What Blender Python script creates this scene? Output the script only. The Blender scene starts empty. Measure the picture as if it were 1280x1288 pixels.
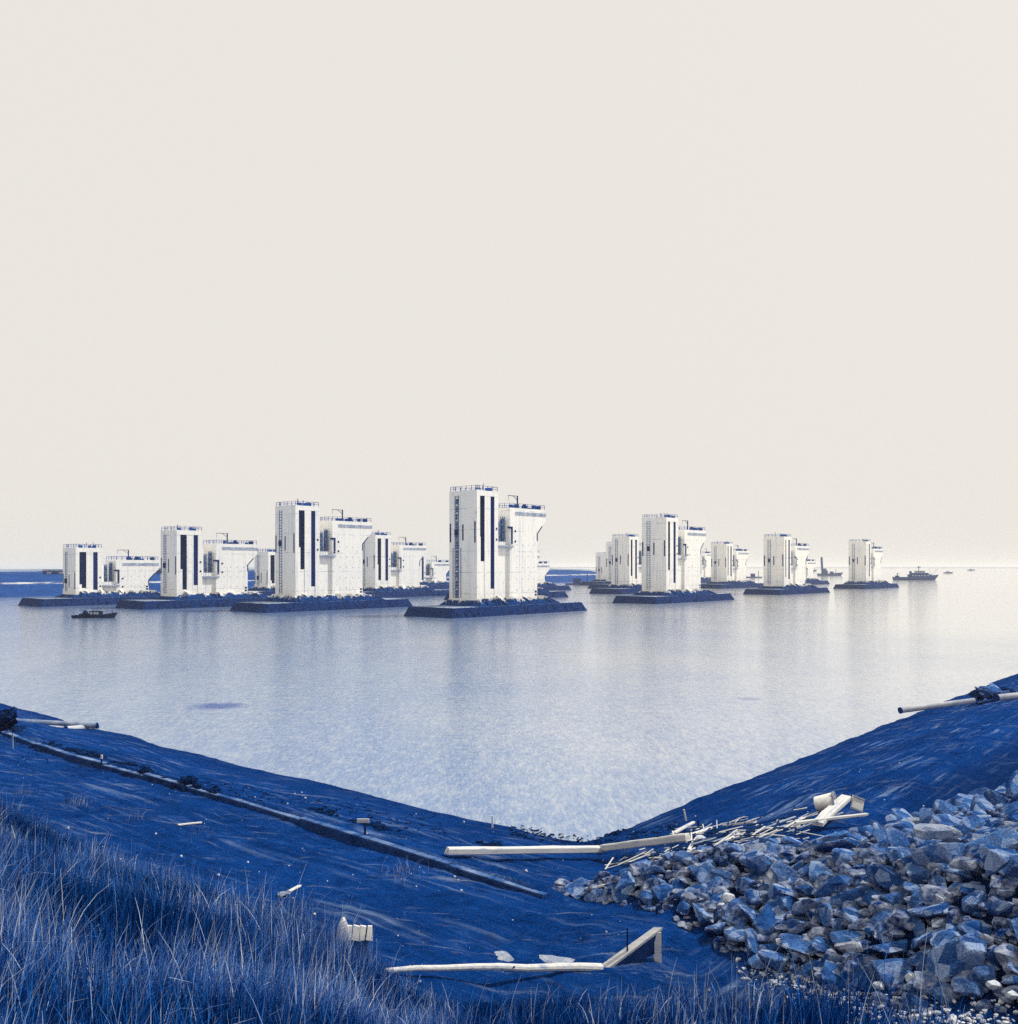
import bpy, bmesh, math, random
import numpy as np
from mathutils import Vector, Matrix

R = math.radians
rng = np.random.default_rng(7)
random.seed(7)
S = bpy.context.scene
COL = S.collection

# ------------------------------------------------------------------ camera, sky, sun, exposure
F = 1143.0            # focal length in photo pixels (photo 1280 x 1288)
HOR = 712.0           # horizon row in the photo
EYE = 12.0            # eye height above the water
cam_d = bpy.data.cameras.new("camera")
cam_d.sensor_fit = 'HORIZONTAL'
cam_d.sensor_width = 36.0
cam_d.lens = 36.0 * F / 1280.0
cam_d.shift_y = (HOR - 644.0) / 1280.0
cam_d.clip_start = 0.1
cam_d.clip_end = 60000.0
cam = bpy.data.objects.new("camera", cam_d)
cam.location = (0, 0, EYE)
cam.rotation_euler = (R(90), 0, 0)
COL.objects.link(cam)
S.camera = cam

SUN_AZ = 70.0         # degrees to the right of the view direction
SUN_EL = 48.0
W = bpy.data.worlds.new("World")
S.world = W
W.use_nodes = True
wn, wl = W.node_tree.nodes, W.node_tree.links
wn.clear()
w_out = wn.new("ShaderNodeOutputWorld")
w_bg = wn.new("ShaderNodeBackground")
w_sky = wn.new("ShaderNodeTexSky")
w_sky.sky_type = 'NISHITA'
w_sky.sun_disc = False
w_sky.sun_elevation = R(SUN_EL)
w_sky.sun_rotation = R(SUN_AZ)
w_sky.dust_density = 6.0
w_sky.air_density = 1.0
w_mix = wn.new("ShaderNodeMix")
w_mix.data_type = 'RGBA'
w_mix.inputs[0].default_value = 0.04
w_mix.inputs[6].default_value = (8.56, 8.20, 7.60, 1)     # even cream overcast veil
wl.new(w_sky.outputs[0], w_mix.inputs[7])
wl.new(w_mix.outputs[2], w_bg.inputs[0])
w_bg.inputs[1].default_value = 0.1
wl.new(w_bg.outputs[0], w_out.inputs[0])

sun_d = bpy.data.lights.new("sun", 'SUN')
sun_d.energy = 4.2
sun_d.angle = R(0.6)
sun_d.color = (1.0, 0.965, 0.90)
sun = bpy.data.objects.new("sun", sun_d)
sd = Vector((math.sin(R(SUN_AZ)) * math.cos(R(SUN_EL)), math.cos(R(SUN_AZ)) * math.cos(R(SUN_EL)), math.sin(R(SUN_EL))))
sun.rotation_euler = sd.to_track_quat('Z', 'Y').to_euler()
sun.location = (60, 20, 80)
COL.objects.link(sun)

S.view_settings.view_transform = 'Standard'
S.view_settings.look = 'None'
S.view_settings.exposure = 0.0
S.view_settings.gamma = 1.0
S.view_settings.use_curve_mapping = False
S.cycles.use_denoising = False
S.cycles.max_bounces = 5
S.cycles.diffuse_bounces = 3
S.cycles.glossy_bounces = 3
S.cycles.volume_bounces = 1

# ------------------------------------------------------------------ node material helpers
def lin(r, g, b):
    def c(v):
        v /= 255.0
        return v / 12.92 if v <= 0.04045 else ((v + 0.055) / 1.055) ** 2.4
    return (c(r), c(g), c(b), 1.0)

class NM:
    """small helper round a node material"""
    def __init__(self, name, rough=0.9, spec=0.2):
        self.m = bpy.data.materials.new(name)
        self.m.use_nodes = True
        self.t = self.m.node_tree
        self.n, self.l = self.t.nodes, self.t.links
        self.b = self.n["Principled BSDF"]
        self.b.inputs["Roughness"].default_value = rough
        self.b.inputs["Specular IOR Level"].default_value = spec
    def node(self, kind, **kw):
        o = self.n.new(kind)
        for k, v in kw.items():
            setattr(o, k, v)
        return o
    def put(self, sock, v):
        if hasattr(v, "is_output") or isinstance(v, bpy.types.NodeSocket):
            self.l.new(v, sock)
        else:
            sock.default_value = v
    def coord(self, which="Object"):
        return self.node("ShaderNodeTexCoord").outputs[which]
    def pos(self):
        return self.node("ShaderNodeNewGeometry").outputs["Position"]
    def mapping(self, vec, scale=(1, 1, 1), rot=(0, 0, 0), loc=(0, 0, 0)):
        o = self.node("ShaderNodeMapping")
        self.put(o.inputs[0], vec)
        o.inputs["Scale"].default_value = scale
        o.inputs["Rotation"].default_value = rot
        o.inputs["Location"].default_value = loc
        return o.outputs[0]
    def noise(self, vec, scale=1, detail=4, rough=0.6, dist=0.0):
        o = self.node("ShaderNodeTexNoise")
        self.put(o.inputs["Vector"], vec)
        o.inputs["Scale"].default_value = scale
        o.inputs["Detail"].default_value = detail
        o.inputs["Roughness"].default_value = rough
        o.inputs["Distortion"].default_value = dist
        return o.outputs["Fac"]
    def voronoi(self, vec, scale=1, feature='F1', out="Distance"):
        o = self.node("ShaderNodeTexVoronoi", feature=feature)
        self.put(o.inputs["Vector"], vec)
        o.inputs["Scale"].default_value = scale
        return o.outputs[out]
    def ramp(self, fac, a, b, ca=(0, 0, 0, 1), cb=(1, 1, 1, 1)):
        o = self.node("ShaderNodeMapRange", clamp=True)
        self.put(o.inputs[0], fac)
        o.inputs[1].default_value, o.inputs[2].default_value = a, b
        if ca == (0, 0, 0, 1) and cb == (1, 1, 1, 1):
            return o.outputs[0]
        return self.mix(o.outputs[0], ca, cb)
    def mix(self, fac, a, b):
        o = self.node("ShaderNodeMix", data_type='RGBA')
        self.put(o.inputs[0], fac)
        self.put(o.inputs[6], a)
        self.put(o.inputs[7], b)
        return o.outputs[2]
    def math(self, op, a, b=0.0, clamp=False):
        o = self.node("ShaderNodeMath", operation=op, use_clamp=clamp)
        self.put(o.inputs[0], a)
        self.put(o.inputs[1], b)
        return o.outputs[0]
    def sep(self, v):
        o = self.node("ShaderNodeSeparateXYZ")
        self.put(o.inputs[0], v)
        return o.outputs
    def attr(self, name):
        o = self.node("ShaderNodeAttribute")
        o.attribute_name = name
        return o.outputs
    def rand(self):
        return self.node("ShaderNodeObjectInfo").outputs["Random"]
    def color(self, c):
        self.put(self.b.inputs["Base Color"], c)
    def rough(self, v):
        self.put(self.b.inputs["Roughness"], v)
    def bump(self, h, strength=0.4, dist=0.1, prev=None):
        o = self.node("ShaderNodeBump")
        o.inputs["Strength"].default_value = strength
        o.inputs["Distance"].default_value = dist
        self.put(o.inputs["Height"], h)
        if prev is not None:
            self.l.new(prev, o.inputs["Normal"])
        self.l.new(o.outputs[0], self.b.inputs["Normal"])
        return o.outputs[0]

# blue print palette (base colours of the place as the picture shows it)
NAVY = (0.004, 0.018, 0.075, 1)
DEEP = (0.006, 0.030, 0.125, 1)
BLUE = (0.009, 0.052, 0.215, 1)
MIDB = (0.045, 0.115, 0.310, 1)
PALEB = (0.26, 0.34, 0.50, 1)
CREAM = (0.78, 0.755, 0.70, 1)
M = {}

def mat_simple(name, ca, cb, scale=3.0, a=0.35, b=0.65, rough=0.85, bump=0.3, bdist=0.03, detail=5, coord="Object", spec=0.0):
    k = NM(name, rough, spec)
    v = k.coord(coord)
    n = k.noise(v, scale, detail, 0.65)
    k.color(k.ramp(n, a, b, ca, cb))
    n2 = k.noise(v, scale * 6, 4, 0.7)
    k.bump(n2, bump, bdist)
    M[name] = k.m
    return k.m

def mat_concrete():
    k = NM("pale_concrete", 0.9, 0.15)
    v = k.coord()
    s = k.sep(v)
    off = k.node("ShaderNodeVectorMath", operation='ADD')
    k.put(off.inputs[0], v)
    cmb = k.node("ShaderNodeCombineXYZ")
    rnd = k.rand()
    for i, f_ in enumerate((71.0, 53.0, 37.0)):
        k.put(cmb.inputs[i], k.math('MULTIPLY', rnd, f_))
    k.put(off.inputs[1], cmb.outputs[0])
    v0, v = v, off.outputs[0]
    base = k.mix(k.noise(v, 0.35, 6, 0.65), (0.84, 0.815, 0.76, 1), (0.94, 0.915, 0.86, 1))
    # vertical run-off streaks
    st = k.noise(k.mapping(v, (1.3, 1.3, 0.05)), 1.2, 5, 0.7)
    base = k.mix(k.math('MULTIPLY', k.ramp(st, 0.52, 0.70), 0.5), base, (0.30, 0.39, 0.58, 1))
    # patchy stains
    st2 = k.noise(v, 0.8, 7, 0.75)
    base = k.mix(k.math('MULTIPLY', k.ramp(st2, 0.57, 0.68), 0.50), base, (0.22, 0.31, 0.52, 1))
    # casting joints: thin dark lines every 5.2 m of height and every 3.4 m of length, broken up
    zz = k.math('FRACT', k.math('DIVIDE', s[2], 5.2))
    lz = k.math('LESS_THAN', zz, 0.022)
    uu = k.math('FRACT', k.math('DIVIDE', k.math('ADD', s[0], 100.0), 3.4))
    lu = k.math('MULTIPLY', k.math('LESS_THAN', uu, 0.02), 0.35)
    brk = k.ramp(k.noise(v, 0.5, 3, 0.6), 0.42, 0.60)
    ln = k.math('MULTIPLY', k.math('MAXIMUM', lz, lu), brk)
    base = k.mix(k.math('MULTIPLY', ln, 0.75), base, (0.10, 0.17, 0.36, 1))
    k.color(base)
    k.bump(k.noise(v, 4, 5, 0.7), 0.25, 0.08)
    M["pale_concrete"] = k.m
mat_concrete()

def mat_wet():
    k = NM("wet_concrete", 0.9, 0.03)
    v = k.coord()
    c = k.ramp(k.noise(v, 0.9, 7, 0.7), 0.35, 0.75, (0.001, 0.014, 0.075, 1), (0.004, 0.046, 0.205, 1))
    sp = k.ramp(k.noise(k.mapping(v, (2.0, 2.0, 0.5)), 1.4, 6, 0.75), 0.66, 0.74)
    c = k.mix(k.math('MULTIPLY', sp, 0.5), c, (0.16, 0.22, 0.36, 1))
    # pale run-off streaks down the slabs
    sk = k.ramp(k.noise(k.mapping(v, (0.5, 0.5, 0.12), (0, R(25), 0)), 1.6, 6, 0.8), 0.64, 0.70)
    c = k.mix(k.math('MULTIPLY', sk, 0.45), c, (0.20, 0.27, 0.42, 1))
    k.color(c)
    k.bump(k.noise(v, 3, 6, 0.75), 0.8, 0.35)
    M["wet_concrete"] = k.m
mat_wet()

def mat_tideline():
    # concrete with weed up to a ragged high-water line
    k = NM("weedy_concrete", 0.9, 0.0)
    v = k.coord()
    s = k.sep(v)
    n = k.noise(k.mapping(v, (1.0, 1.0, 0.35)), 0.55, 7, 0.75)
    h = k.math('ADD', k.math('MULTIPLY', s[2], 0.30), k.math('MULTIPLY', k.math('SUBTRACT', n, 0.5), 1.9))
    f = k.ramp(h, 1.06, 1.22)
    dark = k.ramp(k.noise(v, 1.5, 6, 0.7), 0.35, 0.7, (0.001, 0.016, 0.08, 1), (0.006, 0.06, 0.24, 1))
    k.color(k.mix(f, dark, (0.70, 0.69, 0.66, 1)))
    k.bump(k.noise(v, 3, 6, 0.75), 0.5, 0.25)
    M["weedy_concrete"] = k.m
mat_tideline()

mat_simple("seam_concrete", (0.10, 0.16, 0.30, 1), (0.42, 0.46, 0.52, 1), 1.2, 0.35, 0.7)
mat_simple("dark_steel", (0.002, 0.018, 0.085, 1), (0.005, 0.036, 0.15, 1), 0.6, 0.35, 0.65, 0.6, 0.1)
mat_simple("guide_steel", (0.005, 0.050, 0.24, 1), (0.010, 0.080, 0.34, 1), 0.5, 0.35, 0.65, 0.5, 0.1)
mat_simple("blue_paint", (0.02, 0.07, 0.23, 1), (0.20, 0.29, 0.46, 1), 1.5, 0.40, 0.62, 0.6)
mat_simple("grey_band", (0.20, 0.27, 0.41, 1), (0.50, 0.53, 0.58, 1), 0.9, 0.38, 0.64, 0.8)
mat_simple("cap_wood", (0.02, 0.07, 0.22, 1), (0.20, 0.28, 0.44, 1), 0.8, 0.40, 0.68, 0.9, 0.5, 0.01)
mat_simple("dark_wood", (0.004, 0.016, 0.06, 1), (0.012, 0.045, 0.15, 1), 3.5, 0.30, 0.65, 0.9, 0.5, 0.02)
def mat_wood(name, ca, cb, dark):
    k = NM(name, 0.9, 0.0)
    v = k.coord()
    g = k.noise(k.mapping(v, (0.7, 16.0, 16.0)), 1.0, 7, 0.72, 0.4)
    c = k.ramp(g, 0.32, 0.62, ca, cb)
    d = k.noise(k.mapping(v, (1.2, 3.0, 3.0)), 1.3, 6, 0.75)
    c = k.mix(k.math('MULTIPLY', k.ramp(d, 0.56, 0.70), 0.7), c, dark)
    kn = k.voronoi(k.mapping(v, (1.0, 4.0, 4.0)), 1.6)
    c = k.mix(k.math('MULTIPLY', k.ramp(kn, 0.10, 0.05), 0.8), c, dark)
    k.color(c)
    k.bump(g, 0.6, 0.012)
    M[name] = k.m
mat_wood("white_wood", (0.38, 0.42, 0.47, 1), (0.70, 0.68, 0.63, 1), (0.10, 0.19, 0.40, 1))
mat_wood("grey_wood", (0.03, 0.09, 0.25, 1), (0.34, 0.39, 0.47, 1), (0.01, 0.045, 0.17, 1))
mat_simple("edge_wood", (0.006, 0.022, 0.085, 1), (0.03, 0.085, 0.25, 1), 1.5, 0.35, 0.7, 0.9, 0.5, 0.02)
mat_simple("pipe_steel", (0.06, 0.11, 0.24, 1), (0.30, 0.35, 0.44, 1), 0.9, 0.35, 0.65, 0.45, 0.15, 0.01)
mat_simple("pale_pipe", (0.26, 0.30, 0.40, 1), (0.52, 0.53, 0.54, 1), 0.9, 0.35, 0.65, 0.55, 0.15, 0.01)
mat_simple("clod_earth", (0.0015, 0.010, 0.045, 1), (0.008, 0.042, 0.16, 1), 3.0, 0.35, 0.7, 1.0, 0.9, 0.08)
mat_simple("white_stone", (0.20, 0.30, 0.50, 1), (0.66, 0.66, 0.65, 1), 6.0, 0.3, 0.6, 0.9, 0.5, 0.02)
mat_simple("foam_white", (0.46, 0.48, 0.50, 1), (0.70, 0.68, 0.63, 1), 7.0, 0.25, 0.55, 0.8, 0.4, 0.01)
mat_simple("hull_dark", (0.003, 0.010, 0.038, 1), (0.008, 0.028, 0.09, 1), 0.8, 0.35, 0.65, 0.5, 0.1)
mat_simple("hull_blue", (0.008, 0.04, 0.16, 1), (0.025, 0.085, 0.26, 1), 0.5, 0.35, 0.65, 0.5, 0.1)
mat_simple("cabin_white", (0.35, 0.39, 0.46, 1), (0.62, 0.61, 0.58, 1), 0.8, 0.3, 0.65, 0.6, 0.1)
mat_simple("rubber_black", (0.002, 0.006, 0.024, 1), (0.006, 0.02, 0.06, 1), 3, 0.35, 0.65, 0.8)

def mat_rock(name, lo, hi, pale, cover, lit_face=0.60):
    k = NM(name, 0.95, 0.0)
    v = k.coord()
    rnd = k.rand()
    off = k.node("ShaderNodeVectorMath", operation='ADD')
    k.put(off.inputs[0], v)
    cmb = k.node("ShaderNodeCombineXYZ")
    for i, f in enumerate((37.0, 61.0, 83.0)):
        k.put(cmb.inputs[i], k.math('MULTIPLY', rnd, f))
    k.put(off.inputs[1], cmb.outputs[0])
    v = off.outputs[0]
    c = k.ramp(k.math('ADD', k.noise(v, 1.1, 8, 0.70), k.math('MULTIPLY', k.math('SUBTRACT', rnd, 0.5), 0.12)), 0.34, 0.66, lo, hi)
    sp = k.noise(v, 13.0, 7, 0.85)
    # random pale and dark faces painting sunlit and shaded contrast
    vr = k.node("ShaderNodeTexVoronoi")
    k.put(vr.inputs["Vector"], v)
    vr.inputs["Scale"].default_value = 1.5
    cell = k.sep(vr.outputs["Color"])[0]
    c = k.mix(k.math('MULTIPLY', k.ramp(k.math('ADD', cell, k.math('MULTIPLY', k.math('SUBTRACT', k.noise(v, 6.0, 6, 0.8), 0.5), 0.9)), 0.66, 0.98), lit_face), c, pale)
    c = k.mix(k.math('MULTIPLY', k.ramp(cell, 0.45, 0.10), 0.55), c, (0.002, 0.026, 0.13, 1))
    sh = k.math('MULTIPLY', k.math('SUBTRACT', rnd, 0.5), 0.10)
    c = k.mix(k.math('MULTIPLY', k.ramp(k.math('ADD', sp, sh), cover, cover + 0.20), 0.70), c, pale)
    # worn, bruised edges
    pt = k.node("ShaderNodeNewGeometry").outputs["Pointiness"]
    ed = k.math('MULTIPLY', k.ramp(pt, 0.54, 0.62), k.ramp(k.noise(v, 4.0, 5, 0.7), 0.42, 0.62))
    c = k.mix(k.math('MULTIPLY', ed, 0.7), c, (0.58, 0.64, 0.74, 1))
    k.color(c)
    b1 = k.bump(k.noise(v, 3.0, 7, 0.7), 0.9, 0.14)
    k.bump(k.noise(v, 18.0, 5, 0.7), 0.5, 0.02, b1)
    M[name] = k.m
mat_rock("quarry_rock", (0.005, 0.048, 0.220, 1), (0.060, 0.180, 0.47, 1), (0.46, 0.57, 0.76, 1), 0.535)
mat_rock("rubble_stone", (0.002, 0.020, 0.10, 1), (0.012, 0.070, 0.25, 1), (0.50, 0.54, 0.60, 1), 0.58, 0.3)  # darker version for the fill, painting shade into the gaps
mat_rock("pale_rock", (0.05, 0.14, 0.36, 1), (0.26, 0.34, 0.48, 1), (0.62, 0.61, 0.58, 1), 0.44)

# ------------------------------------------------------------------ object helpers
def link(o, parent=None):
    COL.objects.link(o)
    if parent is not None:
        o.parent = parent
    return o

def mesh_obj(name, verts, faces, mat, parent=None, smooth=False):
    me = bpy.data.meshes.new(name)
    me.from_pydata([tuple(v) for v in verts], [], [tuple(f) for f in faces])
    me.materials.append(mat if not isinstance(mat, str) else M[mat])
    if smooth:
        me.polygons.foreach_set("use_smooth", [True] * len(me.polygons))
    me.update()
    return link(bpy.data.objects.new(name, me), parent)

def tag(o, label=None, cat=None, group=None, kind=None):
    if label: o["label"] = label
    if cat: o["category"] = cat
    if group: o["group"] = group
    if kind: o["kind"] = kind
    return o

def empty(name, loc, rz=0.0):
    o = bpy.data.objects.new(name, None)
    o.location = loc
    o.rotation_euler = (0, 0, rz)
    o.empty_display_size = 0.5
    return link(o)

class MB:
    """collects boxes, bars, tubes and prisms into one mesh"""
    def __init__(self):
        self.v, self.f = [], []
    def add(self, vs, fs):
        n = len(self.v)
        self.v += [tuple(p) for p in vs]
        self.f += [tuple(i + n for i in q) for q in fs]
        return self
    BF = [(0, 3, 2, 1), (4, 5, 6, 7), (0, 1, 5, 4), (1, 2, 6, 5), (2, 3, 7, 6), (3, 0, 4, 7)]
    def box(self, x0, x1, y0, y1, z0, z1):
        return self.add([(x0, y0, z0), (x1, y0, z0), (x1, y1, z0), (x0, y1, z0),
                         (x0, y0, z1), (x1, y0, z1), (x1, y1, z1), (x0, y1, z1)], MB.BF)
    def hexa(self, pts):
        return self.add(pts, MB.BF)
    def bar(self, a, b, w, h=None, up=(0, 0, 1)):
        h = h or w
        a, b = Vector(a), Vector(b)
        d = (b - a).normalized()
        u = Vector(up)
        if abs(d.dot(u)) > 0.97:
            u = Vector((1, 0, 0))
        s = d.cross(u).normalized() * (w / 2)
        t = s.cross(d).normalized() * (h / 2)
        return self.add([a - s - t, a + s - t, a + s + t, a - s + t, b - s - t, b + s - t, b + s + t, b - s + t],
                        [(0, 1, 2, 3), (7, 6, 5, 4), (0, 4, 5, 1), (1, 5, 6, 2), (2, 6, 7, 3), (3, 7, 4, 0)])
    def tube(self, a, b, ra, rb=None, n=12, caps=True):
        rb = ra if rb is None else rb
        a, b = Vector(a), Vector(b)
        d = (b - a).normalized()
        u = Vector((0, 0, 1)) if abs(d.z) < 0.95 else Vector((1, 0, 0))
        s = d.cross(u).normalized()
        t = s.cross(d)
        vs = []
        for p, r in ((a, ra), (b, rb)):
            for i in range(n):
                an = 2 * math.pi * i / n
                vs.append(p + (s * math.cos(an) + t * math.sin(an)) * r)
        fs = [(i, (i + 1) % n, n + (i + 1) % n, n + i) for i in range(n)]
        if caps:
            fs += [tuple(range(n - 1, -1, -1)), tuple(range(n, 2 * n))]
        return self.add(vs, fs)
    def prism(self, poly, y0, y1):
        """polygon in x,z extruded along y"""
        n = len(poly)
        vs = [(x, y0, z) for x, z in poly] + [(x, y1, z) for x, z in poly]
        fs = [tuple(range(n)), tuple(range(2 * n - 1, n - 1, -1))]
        fs += [(i, n + i, n + (i + 1) % n, (i + 1) % n) for i in range(n)]
        return self.add(vs, fs)
    def build(self, name, mat, parent=None, smooth=False):
        return mesh_obj(name, self.v, self.f, mat, parent, smooth)

# ------------------------------------------------------------------ numpy value noise
def _h(i, j, s):
    n = np.sin(i * 127.1 + j * 311.7 + s * 74.7) * 43758.5453
    return n - np.floor(n)
def vnoise(x, y, s=0.0):
    xi, yi = np.floor(x), np.floor(y)
    fx, fy = x - xi, y - yi
    fx, fy = fx * fx * (3 - 2 * fx), fy * fy * (3 - 2 * fy)
    a, b = _h(xi, yi, s), _h(xi + 1, yi, s)
    c, d = _h(xi, yi + 1, s), _h(xi + 1, yi + 1, s)
    return (a * (1 - fx) + b * fx) * (1 - fy) + (c * (1 - fx) + d * fx) * fy - 0.5
def fbm(x, y, s=0.0, o=4):
    t, a = 0.0, 1.0
    for k in range(o):
        t = t + vnoise(x, y, s + k * 3.7) * a
        x, y, a = x * 2.03, y * 2.03, a * 0.5
    return t

# ------------------------------------------------------------------ terrain
CX, CY = 3.0, 39.0                     # the flooded corner of the building dock
NL = np.array((-0.646, -0.763)); UL = np.array((-0.763, 0.646))
NR = np.array((0.758, -0.652)); UR = np.array((0.652, 0.758))
LX = [-60, -25, 0, 5, 9.85, 10.1, 14, 17, 20, 22.5, 24.5, 28, 31.7, 36, 80]
LZ = [-7, -4.5, 0, 1.05, 2.20, 1.90, 2.35, 2.85, 3.7, 5.3, 6.9, 8.6, 10.2, 10.9, 11.5]
LZ2 = [-7, -4.5, 0, 1.00, 1.80, 1.85, 2.35, 2.85, 3.7, 5.3, 6.9, 8.6, 10.2, 10.9, 11.5]
RX = [-60, -25, 0, 5, 9, 10.6, 12.4, 15, 18, 22, 30, 45, 120]
RZ = [-7, -4.5, 0, 1.15, 2.35, 2.55, 2.15, 2.75, 3.8, 5.0, 6.4, 8.0, 10.0]

def dists(x, y):
    return (x - CX) * NL[0] + (y - CY) * NL[1], (x - CX) * NR[0] + (y - CY) * NR[1]

def poly_inside_dist(x, y, P):
    x, y = np.asarray(x, float), np.asarray(y, float)
    ins = np.zeros(x.shape, bool)
    dm = np.full(x.shape, 1e9)
    n = len(P)
    for i in range(n):
        x0, y0 = P[i]; x1, y1 = P[(i + 1) % n]
        c = ((y0 > y) != (y1 > y)) & (x < (x1 - x0) * (y - y0) / ((y1 - y0) + 1e-12) + x0)
        ins ^= c
        ex, ey = x1 - x0, y1 - y0
        t = np.clip(((x - x0) * ex + (y - y0) * ey) / (ex * ex + ey * ey), 0, 1)
        dm = np.minimum(dm, np.hypot(x - x0 - t * ex, y - y0 - t * ey))
    return np.where(ins, dm, -dm)

def base_height(x, y):
    dl, dr = dists(x, y)
    w = np.clip((7.5 - dr) / 2.0, 0, 1)
    hl = np.interp(dl, LX, LZ) * w + np.interp(dl, LX, LZ2) * (1 - w)
    hr = np.interp(dr, RX, RZ)
    sh = np.clip((x + 1.0) * 0.45, 0, 1.6) * np.clip((4.6 - x) / 2.2, 0, 1) * np.clip((dl - 20.5) / 3.0, 0, 1) * np.clip((30.5 - dl) / 5.0, 0, 1)
    hl = hl + sh
    k = 0.35
    hh = np.clip(0.5 + 0.5 * (hl - hr) / k, 0, 1)
    h = hl * hh + hr * (1 - hh) + k * hh * (1 - hh)
    h = h + 0.30 * fbm(x * 0.13, y * 0.13, 1.0, 3) * np.clip(h + 0.4, 0, 1)
    rough = 0.10 * fbm(x * 0.7, y * 0.7, 5.0, 3) + 0.07 * fbm(x * 2.3, y * 2.3, 15.0, 2)
    # wheel ruts and scrape marks run along the banks
    al = (x - CX) * UL[0] + (y - CY) * UL[1]
    ar = (x - CX) * UR[0] + (y - CY) * UR[1]
    rl = 0.13 * fbm(dl * 1.1 + 0.4 * vnoise(al * 0.12, dl * 0.1, 3.0), al * 0.07, 9.0, 3)
    rr = 0.16 * fbm(dr * 1.0, ar * 0.06, 11.0, 3)
    land = np.clip(h * 0.9, 0, 1)
    h = h + 0.05 * fbm(x * 0.6, y * 0.6, 25.0, 3) * np.exp(-(h / 0.6) ** 2)
    return h + (rough * 0.7 + np.where(hl > hr, rl, rr)) * land

# a pixel with an assumed height gives a ground point
def pz(px, py, z):
    Y = (EYE - z) * F / (py - HOR)
    return ((px - 640.0) / F * Y, Y)

HEAP = [pz(692, 1102, 2.2), pz(790, 1132, 2.3), pz(885, 1168, 2.6), pz(1000, 1204, 3.1), pz(1150, 1252, 3.9),
        pz(1290, 1274, 4.2), (12.5, 12.6), (30, 16), (30, 34), pz(1275, 975, 4.6), pz(1180, 985, 4.3), pz(1100, 1004, 4.0),
        pz(1030, 1050, 3.2), pz(950, 1080, 2.6), pz(880, 1092, 2.4), pz(800, 1102, 2.3), pz(740, 1098, 2.2)]

def heap_h(x, y):
    d = poly_inside_dist(x, y, HEAP)
    return np.clip(d * 0.46, 0, 1.60)

def height(x, y):
    x, y = np.asarray(x, float), np.asarray(y, float)
    return base_height(x, y) + heap_h(x, y)

def gp(px, py, extra=0.0):
    """ground point seen at a photo pixel"""
    Y = np.concatenate([np.linspace(4, 60, 2400), np.linspace(60, 260, 1200)])
    X = (px - 640.0) / F * Y
    Z = EYE - (py - HOR) / F * Y
    d = Z - np.maximum(height(X, Y) + extra, 0.0)
    i = int(np.argmax(d < 0))
    return Vector((X[i], Y[i], max(float(height(X[i], Y[i])), 0.0)))

def gz(x, y):
    return float(height(np.array([x]), np.array([y]))[0])

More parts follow.
